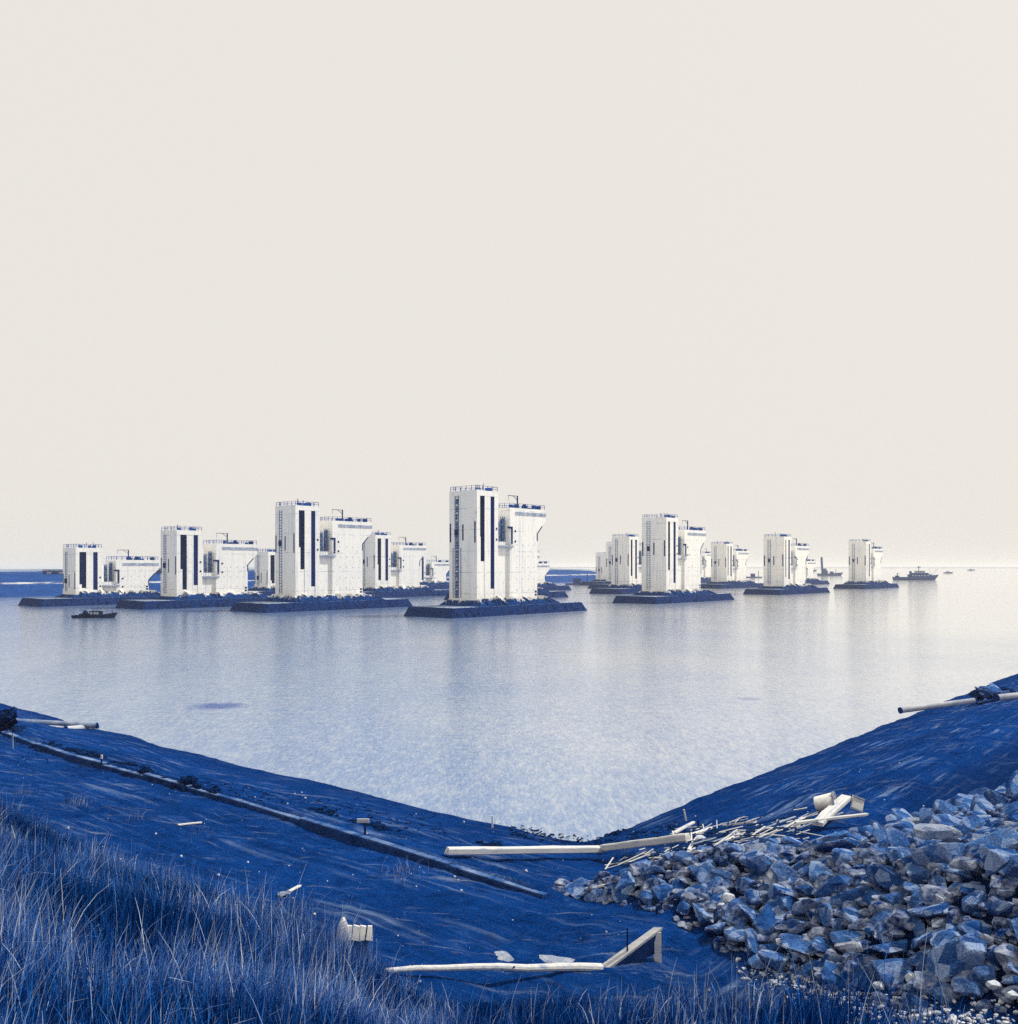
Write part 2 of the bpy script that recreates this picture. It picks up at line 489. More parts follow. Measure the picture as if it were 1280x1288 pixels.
def build_ground():
    xs = np.concatenate([np.linspace(-900, -70, 22)[:-1], np.linspace(-70, -26, 90)[:-1], np.linspace(-26, 30, 290)[:-1],
                         np.linspace(30, 90, 130)[:-1], np.linspace(90, 900, 24)])
    ys = np.concatenate([np.linspace(-60, 3, 24)[:-1], np.linspace(3, 44, 260)[:-1], np.linspace(44, 120, 240)[:-1],
                         np.linspace(120, 200, 80)[:-1], np.linspace(200, 760, 24)])
    X, Y = np.meshgrid(xs, ys)
    Z = height(X, Y)
    nx, ny = len(xs), len(ys)
    me = bpy.data.meshes.new("ground")
    V = np.stack([X.ravel(), Y.ravel(), Z.ravel()], 1)
    idx = np.arange(nx * ny).reshape(ny, nx)
    Q = np.stack([idx[:-1, :-1].ravel(), idx[:-1, 1:].ravel(), idx[1:, 1:].ravel(), idx[1:, :-1].ravel()], 1)
    me.from_pydata(V.tolist(), [], Q.tolist())
    dl, dr = dists(V[:, 0], V[:, 1])
    hp = poly_inside_dist(V[:, 0], V[:, 1], HEAP)
    for nm, val in (("dl", dl), ("dr", dr), ("heap", hp)):
        at = me.attributes.new(nm, 'FLOAT', 'POINT')
        at.data.foreach_set("value", val.astype(np.float32))
    me.polygons.foreach_set("use_smooth", [True] * len(me.polygons))
    k = NM("bank_sand", 1.0, 0.0)
    p = k.pos()
    z = k.sep(p)[2]
    dlA, drA, hpA = k.attr("dl")["Fac"], k.attr("dr")["Fac"], k.attr("heap")["Fac"]
    n1 = k.noise(p, 0.22, 6, 0.65)
    c = k.ramp(n1, 0.30, 0.72, (0.0022, 0.030, 0.155, 1), (0.0048, 0.055, 0.262, 1))
    # fine grain of sand and shell
    g = k.noise(p, 9.0, 6, 0.8)
    c = k.mix(k.math('MULTIPLY', k.ramp(g, 0.56, 0.72), 0.45), c, (0.07, 0.19, 0.46, 1))
    c = k.mix(k.math('MULTIPLY', k.ramp(g, 0.46, 0.30), 0.65), c, (0.001, 0.012, 0.065, 1))
    g3 = k.noise(p, 1.3, 7, 0.78)
    c = k.mix(k.math('MULTIPLY', k.ramp(g3, 0.50, 0.33), 0.75), c, (0.001, 0.014, 0.075, 1))
    c = k.mix(k.math('MULTIPLY', k.ramp(g3, 0.58, 0.74), 0.42), c, (0.09, 0.22, 0.46, 1))
    # combed tracks: stripes along each bank made from the bank distances
    for at, oth, sc, amt in ((dlA, drA, 2.3, 0.6), (drA, dlA, 3.0, 0.95)):
        cb = k.node("ShaderNodeCombineXYZ")
        k.put(cb.inputs[0], k.math('MULTIPLY', at, sc))
        k.put(cb.inputs[1], k.math('MULTIPLY', oth, 0.10))
        t = k.noise(cb.outputs[0], 1.0, 5, 0.65)
        mask = k.ramp(k.math('SUBTRACT', at, oth), 0.0, 1.0)
        br = k.ramp(k.noise(p, 0.35, 3, 0.6), 0.45, 0.65)
        f = k.math('MULTIPLY', k.math('MULTIPLY', k.ramp(t, 0.52, 0.68), mask), k.math('MULTIPLY', br, amt))
        c = k.mix(f, c, (0.20, 0.30, 0.50, 1))
        fd = k.math('MULTIPLY', k.math('MULTIPLY', k.ramp(t, 0.46, 0.34), mask), 0.6)
        c = k.mix(fd, c, (0.002, 0.018, 0.085, 1))
    # pale dry patches of shell sand
    pp = k.noise(k.mapping(p, (0.20, 1.1, 0.6), (0, 0, R(-10))), 1.2, 9, 0.80)
    c = k.mix(k.math('MULTIPLY', k.ramp(pp, 0.575, 0.69), 0.62), c, (0.30, 0.38, 0.50, 1))
    c = k.mix(k.math('MULTIPLY', k.ramp(pp, 0.42, 0.30), 0.75), c, (0.0012, 0.012, 0.060, 1))
    # damp foot of the bank; shade painted into the hollow behind the ridge
    c = k.mix(k.math('MULTIPLY', k.ramp(z, 0.95, 0.1), 0.6), c, (0.002, 0.022, 0.115, 1))
    hollow_shade = k.math('MULTIPLY', k.ramp(drA, 10.9, 12.0), k.ramp(k.math('SUBTRACT', drA, dlA), 1.0, 5.0))
    c = k.mix(k.math('MULTIPLY', hollow_shade, 0.7), c, (0.002, 0.020, 0.100, 1))
    # soil under the grass; rubble floor painted dark as gap shade
    c = k.mix(k.ramp(k.math('MULTIPLY', dlA, 0.01), 0.195, 0.215), c, (0.003, 0.022, 0.095, 1))
    c = k.mix(k.ramp(hpA, 0.0, 0.5), c, (0.002, 0.014, 0.060, 1))
    k.color(c)
    b1 = k.bump(k.noise(p, 1.6, 9, 0.75), 1.0, 0.22)
    k.bump(k.noise(p, 14.0, 6, 0.8), 1.0, 0.04, b1)
    me.materials.append(k.m)
    o = link(bpy.data.objects.new("ground", me))
    tag(o, "sandy blue dike banks meeting in a corner at the water", None, None, "structure")

build_ground()

# ------------------------------------------------------------------ water
def build_water():
    ys = [-70, 30, 60, 120, 200, 320, 500, 800, 1400, 3000, 7000, 26000]
    vs, fs = [], []
    for y in ys:
        w = 1200 + abs(y) * 1.4
        vs += [(-w, y, 0), (w, y, 0)]
    fs = [(2 * i, 2 * i + 1, 2 * i + 3, 2 * i + 2) for i in range(len(ys) - 1)]
    k = NM("tidal_water", 0.05, 0.5)
    k.b.inputs["IOR"].default_value = 1.33
    p = k.pos()
    silt = k.noise(k.mapping(p, (0.6, 0.35, 1)), 0.02, 5, 0.6)
    c = k.ramp(silt, 0.32, 0.70, (0.085, 0.18, 0.375, 1), (0.24, 0.31, 0.425, 1))
    glare = k.math('ADD', k.math('MULTIPLY', k.sep(p)[0], 0.006), k.math('MULTIPLY', k.math('SUBTRACT', k.noise(p, 0.012, 5, 0.6), 0.5), 1.2))  # sun glare painted as a paler, creamier colour towards the right
    c = k.mix(k.math('MULTIPLY', k.ramp(glare, -0.10, 0.55), 0.92), c, (0.62, 0.605, 0.56, 1))
    # wind-ruffled grain
    g = k.noise(k.mapping(p, (1.0, 0.20, 1)), 6.5, 7, 0.85)
    c = k.mix(k.math('MULTIPLY', k.ramp(g, 0.50, 0.64), 0.75), c, (0.04, 0.12, 0.32, 1))
    c = k.mix(k.math('MULTIPLY', k.ramp(g, 0.48, 0.36), 0.6), c, (0.56, 0.56, 0.54, 1))
    for (sc_, am_) in ((2.4, 0.28), (0.6, 0.09), (0.16, 0.07)):
        gg = k.noise(k.mapping(p, (1.0, 0.24, 1), (0, 0, R(4)), (sc_ * 9, 3, 0)), sc_, 5, 0.75)
        c = k.mix(k.math('MULTIPLY', k.ramp(gg, 0.50, 0.66), am_), c, (0.03, 0.11, 0.32, 1))
        c = k.mix(k.math('MULTIPLY', k.ramp(gg, 0.50, 0.36), am_), c, (0.60, 0.59, 0.56, 1))
    weed = None  # mask of the painted dark ruffled patches
    # two small ruffled patches, their darker reflection painted into the colour
    for (px, py, rx, ry, am) in ((275, 888, 3.0, 2.4, 0.95), (943, 879, 1.6, 1.4, 0.5)):
        X, Y = pz(px, py, 0)
        q = k.mapping(p, (1 / rx, 1 / ry, 1), (0, 0, 0), (-X / rx, -Y / ry, 0))
        ln = k.node("ShaderNodeVectorMath", operation='LENGTH')
        k.put(ln.inputs[0], q)
        e = k.math('ADD', ln.outputs["Value"], k.math('MULTIPLY', k.math('SUBTRACT', k.noise(p, 0.9, 5, 0.75), 0.5), 1.6))
        wm = k.math('MULTIPLY', k.ramp(e, 1.0, 0.45), am)
        c = k.mix(wm, c, (0.006, 0.055, 0.26, 1))
        weed = wm if weed is None else k.math('MAXIMUM', weed, wm)
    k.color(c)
    k.put(k.b.inputs['Specular IOR Level'], k.math('SUBTRACT', 0.5, k.math('MULTIPLY', weed, 0.45)))  # lower specular in the painted ruffled patches
    w1 = k.noise(k.mapping(p, (0.30, 1.1, 1), (0, 0, R(6))), 0.9, 5, 0.65)
    b1 = k.bump(w1, 0.30, 0.22)
    w2 = k.noise(k.mapping(p, (0.35, 1.0, 1), (0, 0, R(-7))), 5.0, 4, 0.7)
    b2 = k.bump(w2, 0.35, 0.045, b1)
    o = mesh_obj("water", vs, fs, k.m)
    tag(o, "pale rippled tidal water filling the dock", None, None, "structure")
build_water()

# ------------------------------------------------------------------ far land
def ribbon(name, path, prof, mat, label, seed):
    """cross-section prof [(offset, z)] swept along path; offset is away from the camera side"""
    P = np.array(path, float)
    # resample
    seg = np.hypot(*(P[1:] - P[:-1]).T)
    t = np.concatenate([[0], np.cumsum(seg)])
    n = max(2, int(t[-1] / 6.0))
    tt = np.linspace(0, t[-1], n)
    px, py = np.interp(tt, t, P[:, 0]), np.interp(tt, t, P[:, 1])
    dx, dy = np.gradient(px), np.gradient(py)
    L = np.hypot(dx, dy)
    nx, ny = -dy / L, dx / L
    vs, fs = [], []
    m = len(prof)
    for i in range(n):
        for j, (o, z) in enumerate(prof):
            jit = float(vnoise(np.array([tt[i] * 0.05]), np.array([j * 1.7]), seed)[0])
            zz = z + (jit * 1.2 if z > 0.5 else 0)
            vs.append((px[i] + nx[i] * (o + jit * 3), py[i] + ny[i] * (o + jit * 3), zz))
    for i in range(n - 1):
        for j in range(m - 1):
            a = i * m + j
            fs.append((a, a + m, a + m + 1, a + 1))
    return tag(mesh_obj(name, vs, fs, mat), label, None, None, "structure")

def mat_far():
    k = NM("far_bank_soil", 1.0, 0.0)
    p = k.pos()
    z = k.sep(p)[2]
    c = k.ramp(k.noise(p, 0.08, 6, 0.7), 0.32, 0.68, (0.004, 0.036, 0.165, 1), (0.012, 0.07, 0.26, 1))
    # pale gravelled berm road
    zz = k.math('ABSOLUTE', k.math('SUBTRACT', z, 5.0))
    n = k.noise(p, 0.12, 5, 0.7)
    f = k.math('MULTIPLY', k.ramp(zz, 0.42, 0.25), k.ramp(n, 0.42, 0.55))
    c = k.mix(f, c, (0.50, 0.51, 0.52, 1))
    c = k.mix(k.math('MULTIPLY', k.ramp(k.noise(p, 0.7, 3, 0.7), 0.70, 0.76), 0.6), c, (0.4, 0.43, 0.5, 1))
    k.color(c)
    k.bump(k.noise(p, 0.4, 6, 0.7), 0.6, 0.8)
    M["far_bank_soil"] = k.m
mat_far()
mat_simple("far_dune", (0.05, 0.10, 0.22, 1), (0.32, 0.37, 0.45, 1), 0.02, 0.35, 0.65, 1.0, 0.5, 2.0, 6)

ribbon("far_bank", [(-620, 240), (-330, 296), (-197, 352), (-115, 403), (-40, 500), (34, 653), (75, 720), (110, 800)],
       [(0, -1), (1, 0.2), (16, 4.7), (24, 5.2), (29, 5.4), (40, 7.6), (60, 8.2), (120, 8.0), (420, 7.4)], M["far_bank_soil"],
       "far blue earth bank with a pale berm road", 2.0)
ribbon("far_dunes", [(-1500, 800), (-700, 950), (-250, 1150), (60, 1500), (210, 1900)],
       [(0, 0), (20, 3), (60, 5.5), (120, 6.6), (300, 6.8), (900, 6)], M["far_dune"], "pale hazy dunes on the skyline beyond the far bank", 4.0)
ribbon("far_coast", [(-2500, 5200), (500, 5600), (2300, 5400), (5200, 4700)],
       [(0, 0), (30, 3.5), (120, 5.0), (500, 5.0)], M["far_dune"], "thin pale strip of distant coast on the horizon", 6.0)

# ------------------------------------------------------------------ piers
TH = R(48.0)
AX = Vector((math.cos(TH), math.sin(TH), 0)); NV = Vector((math.sin(TH), -math.cos(TH), 0))

def rail(mb, pts, z, h=1.15, step=1.6, r=0.05, loop=True):
    n = len(pts)
    for i in range(n if loop else n - 1):
        a, b = Vector((*pts[i], z)), Vector((*pts[(i + 1) % n], z))
        L = (b - a).length
        m = max(1, int(L / step))
        for q in range(m):
            p = a.lerp(b, q / m)
            mb.bar(p, p + Vector((0, 0, h)), r * 2.0)
        up = Vector((0, 0, 1))
        mb.bar(a + up * h, b + up * h, r * 1.3)
        mb.bar(a + up * h * 0.55, b + up * h * 0.55, r)

PANEL_CACHE = {}
def base_panels(parent, detail):
    """sloping dark wall panels of the caisson base, each a part of its own"""
    zb, zt = -1.0, 2.2
    def lerp_edge(f, z, side):
        t = (z + 1.5) / 4.1
        if side in ("front", "back"):
            hu = 25.8 + (23.9 - 25.8) * t
            hy = 9.0 + (7.5 - 9.0) * t
            y = -hy if side == "front" else hy
            return Vector((-hu + 2 * hu * f, y, z))
        hu = 25.8 + (23.9 - 25.8) * t
        hy = 9.0 + (7.5 - 9.0) * t
        x = -hu if side == "end" else hu
        return Vector((x, -hy + 2 * hy * f, z))
    for side, n in (("front", 6), ("end", 2), ("far", 2)):
        for i in range(n):
            key = (side, i)
            if key not in PANEL_CACHE:
                g = 0.0022 if side == "front" else 0.006
                f0, f1 = i / n + g, (i + 1) / n - g
                out = Vector((0, -0.16, 0.03)) if side == "front" else (Vector((-0.16, 0, 0.03)) if side == "end" else Vector((0.16, 0, 0.03)))
                sl = 0.012 if side == "front" else 0.0
                a, b = lerp_edge(f0 + sl, zb, side), lerp_edge(f1 + sl, zb, side)
                c, d = lerp_edge(f1, zt, side), lerp_edge(f0, zt, side)
                inn = -out * 0.5
                mb = MB()
                q = [a + inn, b + inn, b + out, a + out, d + inn, c + inn, c + out, d + out]
                mb.hexa(q)
                o = mb.build("panel", "wet_concrete", parent)
                # consistent normals
                bm = bmesh.new(); bm.from_mesh(o.data); bmesh.ops.recalc_face_normals(bm, faces=bm.faces); bm.to_mesh(o.data); bm.free()
                PANEL_CACHE[key] = o.data
            else:
                link(bpy.data.objects.new("panel", PANEL_CACHE[key]), parent)

def pier(center, T, label, detail=2, dark_ladder=False, seed=0):
    rs = random.Random(seed)
    root = empty("concrete_pier", (center[0], center[1], 0), TH)
    tag(root, label, "pier", "concrete bridge piers standing in the water")
    # ---- caisson base
    mb = MB()
    mb.hexa([(-25.8, -9, -1.5), (25.8, -9, -1.5), (25.8, 9, -1.5), (-25.8, 9, -1.5),
             (-24.1, -7.65, 2.25), (24.1, -7.65, 2.25), (24.1, 7.65, 2.25), (-24.1, 7.65, 2.25)])
    mb.build("base", "wet_concrete", root)
    MB().box(-23.9, 23.9, -7.45, 7.45, 2.2, 2.29).build("deck", "seam_concrete", root)
    base_panels(root, detail)
    # weedy plinth with ragged top
    segs = 40
    vs, fs = [], []
    for i in range(segs + 1):
        f = i / segs
        u0 = -15.2 + 31.0 * f
        u1 = -13.9 + 26.5 * f
        hz = 3.5 + rs.uniform(-0.9, 0.9)
        jy = rs.uniform(-0.5, 0.05)
        vs += [(u0, -7.4 - jy * 0.2, 2.28), (u1, -5.4 + jy, hz), (u1, 5.2, hz), (u0, 7.4, 2.28)]
    for i in range(segs):
        a = i * 4
        for j in range(3):
            fs.append((a + j, a + 4 + j, a + 5 + j, a + 1 + j))
    fs += [(0, 1, 2, 3), (segs * 4 + 3, segs * 4 + 2, segs * 4 + 1, segs * 4)]
    mesh_obj("plinth", vs, fs, M["weedy_concrete"], root)
    for u in (-9.4, -4.6, 1.6, 5.6):
        w = rs.uniform(0.5, 0.9)
        h = rs.uniform(3.6, 4.8)
        b = MB()
        b.add([(u - w, -7.1, 2.64), (u + w, -7.1, 2.64), (u + w + 0.6, -3.8, 2.64), (u - w + 0.6, -3.8, 2.64), (u - w * 0.4 - 0.9, -4.3, h), (u + w * 0.4 - 0.9, -4.3, h), (u + w * 0.4 - 0.9, -3.7, h), (u - w * 0.4 - 0.9, -3.7, h)], MB.BF)
        b.build("buttress", "weedy_concrete", root)
    b = MB()
    def lump(x, y, z, q):
        b.add([(x - q, y - q * 0.7, z - q * 0.5), (x + q, y - q * 0.7, z - q * 0.5), (x + q * 0.8, y + q * 0.7, z - q * 0.5), (x - q * 0.8, y + q * 0.7, z - q * 0.5), (x + rs.uniform(-0.3, 0.3), y, z + q * rs.uniform(0.4, 1.0))],
              [(0, 3, 2, 1), (0, 1, 4), (1, 2, 4), (2, 3, 4), (3, 0, 4)])
    for i in range(80):
        u = rs.uniform(-23.5, 23.5)
        q = rs.uniform(0.08, 0.28)
        if -15 < u < 15 and rs.random() < 0.6:
            q *= 1.6
        lump(u, -7.6 + rs.uniform(-0.2, 0.3), 2.25, q)
    for i in range(26):
        lump(-23.9 + rs.uniform(-0.2, 0.2), rs.uniform(-7.3, 7.3), 2.25, rs.uniform(0.06, 0.22))
    for i in range(40):
        lump(rs.uniform(-24.5, 24.5), -8.35 + rs.uniform(-0.1, 0.1), rs.uniform(0.0, 1.2), rs.uniform(0.15, 0.5))
    b.build("weed_fringe", "wet_concrete", root)["kind"] = "stuff"
    # ---- tall tower with gate grooves
    g1b = max(5.2, T - 17.3)
    g1m = max(5.2, T - 11.3)
    g2b = max(5.0, 6.4) if T > 20 else 4.6
    mb = MB()
    mb.box(-13.4, -12.3, -4.75, 4.75, 2.6, T)
    mb.box(-12.31, -6.3, -3.0, 3.0, 2.6, T - 0.06)
    mb.box(-9.9, -7.8, -4.0, 4.0, 2.6, T - 1.31)
    mb.box(-6.4, -5.0, -4.0, 4.0, 2.6, T - 1.31)
    mb.box(-12.29, -4.95, -4.03, 4.03, T - 1.3, T - 0.02)
    for sgn in (-1, 1):
        y0, y1 = (-3.9, -2.9) if sgn < 0 else (2.9, 3.9)
        mb.box(-12.32, -9.88, y0, y1, 2.61, g1b)
        if g1m > g1b:
            mb.box(-12.32, -11.2, y0 + 0.02, y1 - 0.02, g1b - 0.02, g1m)
        mb.box(-7.82, -6.38, y0, y1, 2.61, g2b)
    mb.build("tower", "pale_concrete", root)
    # a lower turret stair beside the tower
    MB().box(-4.98, -3.9, -2.6, 2.6, 2.6, T - 5.2).build("stair_shaft", "pale_concrete", root)
    # dark steel linings of the two grooves
    for (u0, u1, zb_, mt) in ((-12.29, -9.91, g1b, "dark_steel"), (-7.79, -6.41, g2b, "guide_steel")):
        b = MB()
        b.box(u0, u1, -3.07, -2.98, zb_ + 0.02, T - 1.33)
        b.box(u0, u0 + 0.06, -3.95, -3.07, zb_ + 0.02, T - 1.33)
        b.box(u1 - 0.06, u1, -3.95, -3.07, zb_ + 0.02, T - 1.33)
        b.build("gate_groove", mt, root)
    # narrow slits in the end face and its corner: dark boxes painting shaded openings
    for (y, w, za, zb_) in ((4.35, 0.45, T - 8.0, T - 12.6), (0.0, 0.42, T - 8.3, T - 12.2), (-4.1, 0.42, T - 7.6, T - 12.8)):
        MB().box(-13.46, -13.2, y - w / 2, y + w / 2, max(zb_, 4.5), za).build("slit_shade", "dark_steel", root)
    # ladder shaft and lamp housing on the end face
    b = MB()
    zl0, zl1 = 4.2, T - 1.2
    for y in (2.7, 1.5):
        b.box(-13.52, -13.38, y - 0.06, y + 0.06, zl0, zl1)
    z = zl0
    while z < zl1:
        b.box(-13.48, -13.42, 1.5, 2.7, z, z + 0.12)
        z += 0.75
    b.build("ladder", "dark_steel" if dark_ladder else "blue_paint", root)
    if dark_ladder:
        b = MB()
        zz = zl0
        while zz < zl1 - 1.5:
            h = rs.uniform(1.2, 2.2)
            b.box(-13.44, -13.395, 1.75 + rs.uniform(-0.1, 0.1), 2.45, zz, zz + h)
            zz += h + rs.uniform(0.1, 0.5)
        b.build("ladder_backing", "blue_paint", root)
        for y in (3.4, 0.7):
            MB().box(-13.47, -13.39, y - 0.10, y + 0.10, 4.2, T - 14).build("cable_duct", "blue_paint", root)
    b = MB()
    b.box(-13.9, -13.38, 1.7, 2.5, T - 10.9, T - 9.6)
    b.box(-13.75, -13.38, 1.5, 2.7, T - 9.6, T - 9.45)
    b.build("lamp_housing", "dark_steel", root)
    for u, y, z in ((-5.6, -4.0, T - 9.2), (-5.6, -4.0, T - 11.9), (1.6, -3.8, T - 9.6), (1.6, -3.8, T - 12.2)):
        MB().tube((u, y + 0.1, z), (u, y - 0.06, z), 0.30, n=8).build("anchor_hole", "dark_steel", root)
    # ---- low wall between tower and block
    lz = max(T - 12.4, 7.0)
    MB().box(-5.0, -0.5, -3.2, 3.2, 2.6, lz).build("low_wall", "pale_concrete", root)
    b = MB()
    b.box(-4.9, 0.6, -4.15, -3.0, lz - 1.3, lz - 0.9)
    for q in range(7):
        b.box(-4.8 + q * 0.85, -4.72 + q * 0.85, -4.12, -4.05, lz - 0.9, lz + 0.1)
    b.box(-4.9, 0.6, -4.13, -4.06, lz + 0.02, lz + 0.1)
    b.build("walkway", "grey_band", root)
    for u, h in ((-3.2, 5.6), (-1.5, 6.4)):
        b = MB()
        for du in (-0.35, 0.35):
            for dy in (-0.35, 0.35):
                b.bar((u + du, -2.2 + dy, lz), (u + du, -2.2 + dy, lz + h), 0.14)
        z = 0.0
        q = 1
        while z < h - 0.8:
            b.bar((u - 0.35 * q, -2.55, lz + z), (u + 0.35 * q, -2.55, lz + z + 0.8), 0.09)
            b.bar((u - 0.35, -2.55, lz + z), (u + 0.35, -2.55, lz + z), 0.09)
            q = -q
            z += 0.8
        b.box(u - 0.28, u + 0.28, -2.4, -1.9, lz, lz + h * 0.92)
        b.build("guide_frame", "blue_paint", root)
    b = MB()
    b.box(-4.4, -2.5, -1.6, 1.2, lz, lz + 2.6)
    b.add([(-4.4, -1.6, lz + 2.6), (-2.5, -1.6, lz + 2.6), (-2.5, 1.2, lz + 2.6), (-4.4, 1.2, lz + 2.6), (-3.9, -1.2, lz + 3.5), (-3.1, -1.2, lz + 3.5), (-3.1, 0.8, lz + 3.5), (-3.9, 0.8, lz + 3.5)], MB.BF)
    b.build("machine_housing", "blue_paint", root)
    # ---- lower block with its overhanging top
    B = T - 3.7
    mb = MB()
    z1 = max(T - 10.0, 6.0)
    mb.prism([(-0.5, 2.6), (10.2, 2.6), (10.2, z1), (13.6, z1 + 3.4), (13.6, B), (-0.5, B)], -3.8, 3.8)
    mb.build("block", "pale_concrete", root)
    b = MB()
    b.box(1.6, 13.65, -3.9, -3.75, B - 1.75, B - 0.95)
    b.build("parapet_band", "grey_band", root)
    b = MB()
    b.bar((10.22, -3.82, z1 - 1.9), (10.22, -3.82, z1 + 0.05), 0.28, 0.12, (0, 1, 0))
    b.bar((10.22, -3.82, z1), (12.2, -3.82, z1 + 2.0), 0.26, 0.12, (0, 1, 0))
    b.build("corbel_shade", "dark_steel", root)  # dark bars painting the shade at the overhang's underside edge
    b = MB()
    b.box(0.0, 0.5, -3.95, -3.7, lz - 0.4, lz + 3.9)
    b.box(-1.3, 0.0, -3.95, -3.7, lz + 3.4, lz + 3.9)
    b.build("door_frame", "dark_steel", root)
    if detail >= 2:
        b = MB()
        zz = 5.8
        while zz < lz + 2:
            for u in np.arange(2.2, 9.8, 2.2):
                b.box(u - 0.09, u + 0.09, -3.83, -3.75, zz - 0.09, zz + 0.09)
            zz += 2.9
        o = b.build("formwork_holes", "guide_steel", root)
        o["kind"] = "stuff"
        for (u, z) in ((9.6, 5.4), (9.6, 4.6)):
            MB().box(u - 0.35, u + 0.35, -3.84, -3.7, z - 0.25, z + 0.25).build("vent", "dark_steel", root)
    # ---- railings, davit, boxes on top
    b = MB()
    rail(b, [(-13.2, -4.5), (-12.2, -4.5), (-12.2, -3.85), (-5.2, -3.85), (-5.2, 3.85), (-12.2, 3.85), (-12.2, 4.5), (-13.2, 4.5)], T - 0.05)
    b.build("tower_railing", "guide_steel", root)
    b = MB()
    rail(b, [(-0.3, -3.6), (13.4, -3.6), (13.4, 3.6), (-0.3, 3.6)], B)
    b.build("block_railing", "guide_steel", root)
    for u in [rs.uniform(0.5, 12.0) for _ in range(rs.randint(2, 5))]:
        MB().box(u, u + rs.uniform(0.3, 1.2), -3.3, -2.5, B - 0.02, B + rs.uniform(0.3, 1.1)).build("deck_box", "guide_steel", root)
    for u in [rs.uniform(-12.0, -6.0) for _ in range(2)]:
        q = rs.uniform(-2, 2)
        MB().bar((u, q, T - 0.1), (u, q, T + rs.uniform(1.2, 2.2)), 0.12).build("antenna", "guide_steel", root)
    b = MB()
    b.bar((4.2, -2.2, B), (4.2, -2.2, B + 3.3), 0.26)
    b.bar((4.2, -2.2, B + 3.2), (0.6, -2.2, B + 3.2), 0.14)
    b.bar((4.2, -2.2, B + 2.1), (2.6, -2.2, B + 3.1), 0.10)
    b.bar((0.7, -2.2, B + 3.2), (0.7, -2.2, B + 1.9), 0.06)
    b.build("davit", "dark_steel", root)
    b = MB()
    b.add([(6.0, -2.9, B), (7.9, -2.9, B), (7.9, -1.7, B), (6.0, -1.7, B), (6.6, -2.7, B + 1.2), (6.9, -2.7, B + 1.2), (6.9, -1.9, B + 1.2), (6.6, -1.9, B + 1.2)], MB.BF)
    b.build("winch_cover", "dark_steel", root)
    MB().box(11.6, 12.6, -3.0, -2.0, B, B + 0.95).build("switch_box", "dark_steel", root)
    for u in [rs.uniform(-12.0, -6.0) for _ in range(rs.randint(3, 6))]:
        MB().box(u, u + rs.uniform(0.5, 1.1), -3.2, -2.2, T - 0.02, T + rs.uniform(0.5, 1.0)).build("deck_box", "guide_steel", root)
    return root

def place(px_tower, yw, ytop, label, **kw):
    """px_tower: photo column of the tower's far left edge; yw: waterline row of the near base corner; ytop: row of tower top"""
    Yc = EYE * F / (yw - HOR)
    # near corner is centre - 25 a + 8.5 n  ->  Y of centre
    cy = Yc + 25 * AX.y - 8.5 * NV.y
    q = AX * -13.4 - NV * 4.75
    cx = (px_tower - 640.0) / F * (cy + q.y) - q.x
    q2 = AX * -13.4
    T = EYE + (HOR - ytop) / F * (cy + q2.y)
    return pier((cx, cy), T, label, **kw)

def place_right(px, yw, T, label, **kw):
    """px, yw: the far right waterline corner of the base"""
    Yc = EYE * F / (yw - HOR)
    X = (px - 640.0) / F * Yc
    c = Vector((X, Yc, 0)) - AX * 25 - NV * 8.5
    return pier((c.x, c.y), T, label, **kw)

place(565, 778, 617, "tallest pale concrete pier, its dark ladder strip running up the end face", dark_ladder=True, seed=1)
place(346, 771, 636, "second tallest pale concrete pier, beside the tallest pier with the dark ladder strip", seed=2)
place(202, 767, 667, "medium-height pale concrete pier between the low pier behind the workboat and the second tallest", seed=3)
place(79, 763.5, 689, "low pale concrete pier standing directly behind the small dark workboat", seed=4)
place(320, 752, 694, "low concrete pier seen in the gap between the medium-height and second tallest piers", detail=1, seed=5)
place(452, 753, 673, "concrete pier partly hidden behind the overhanging block of the second tallest pier", detail=1, seed=6)
place(506, 742, 698, "low distant concrete pier whose block shows just left of the tallest pier", detail=1, seed=7)
place_right(714, 751, 20.6, "concrete pier almost wholly hidden directly behind the tallest pier", detail=1, seed=8)
place_right(718, 742, 17.0, "farthest of the two piers hidden in line behind the tallest pier", detail=1, seed=9)
place(807, 760, 651, "tall pale concrete pier leading the right-hand cluster, vertical dark groove in its face", seed=10)
place(769, 747.5, 675, "concrete pier just behind the leading pier of the right-hand cluster, at its open-water side", detail=1, seed=11)
place(762, 740.5, 684, "concrete pier third in line behind the leading pier of the right-hand cluster", detail=1, seed=12)
place(749, 736.5, 697, "farthest low concrete pier in the line behind the right-hand cluster's leading pier", detail=1, seed=13)
place(894, 740.5, 684, "concrete pier standing in the gap between the two leading right-hand piers", detail=1, seed=14)
place(862, 733.5, 689, "distant concrete pier showing one dark groove behind the right-hand leading pier's block", detail=1, seed=15)
place(960, 748.5, 675, "pale concrete pier with one wide dark groove, next but one to the tugboat", seed=16)
place(1067, 741, 681, "pale concrete pier nearest the tugboat, no groove visible from the dike", detail=1, seed=17)
place_right(1043, 734.5, 19.0, "distant concrete pier mostly hidden behind the pier next but one to the tugboat", detail=1, seed=18)

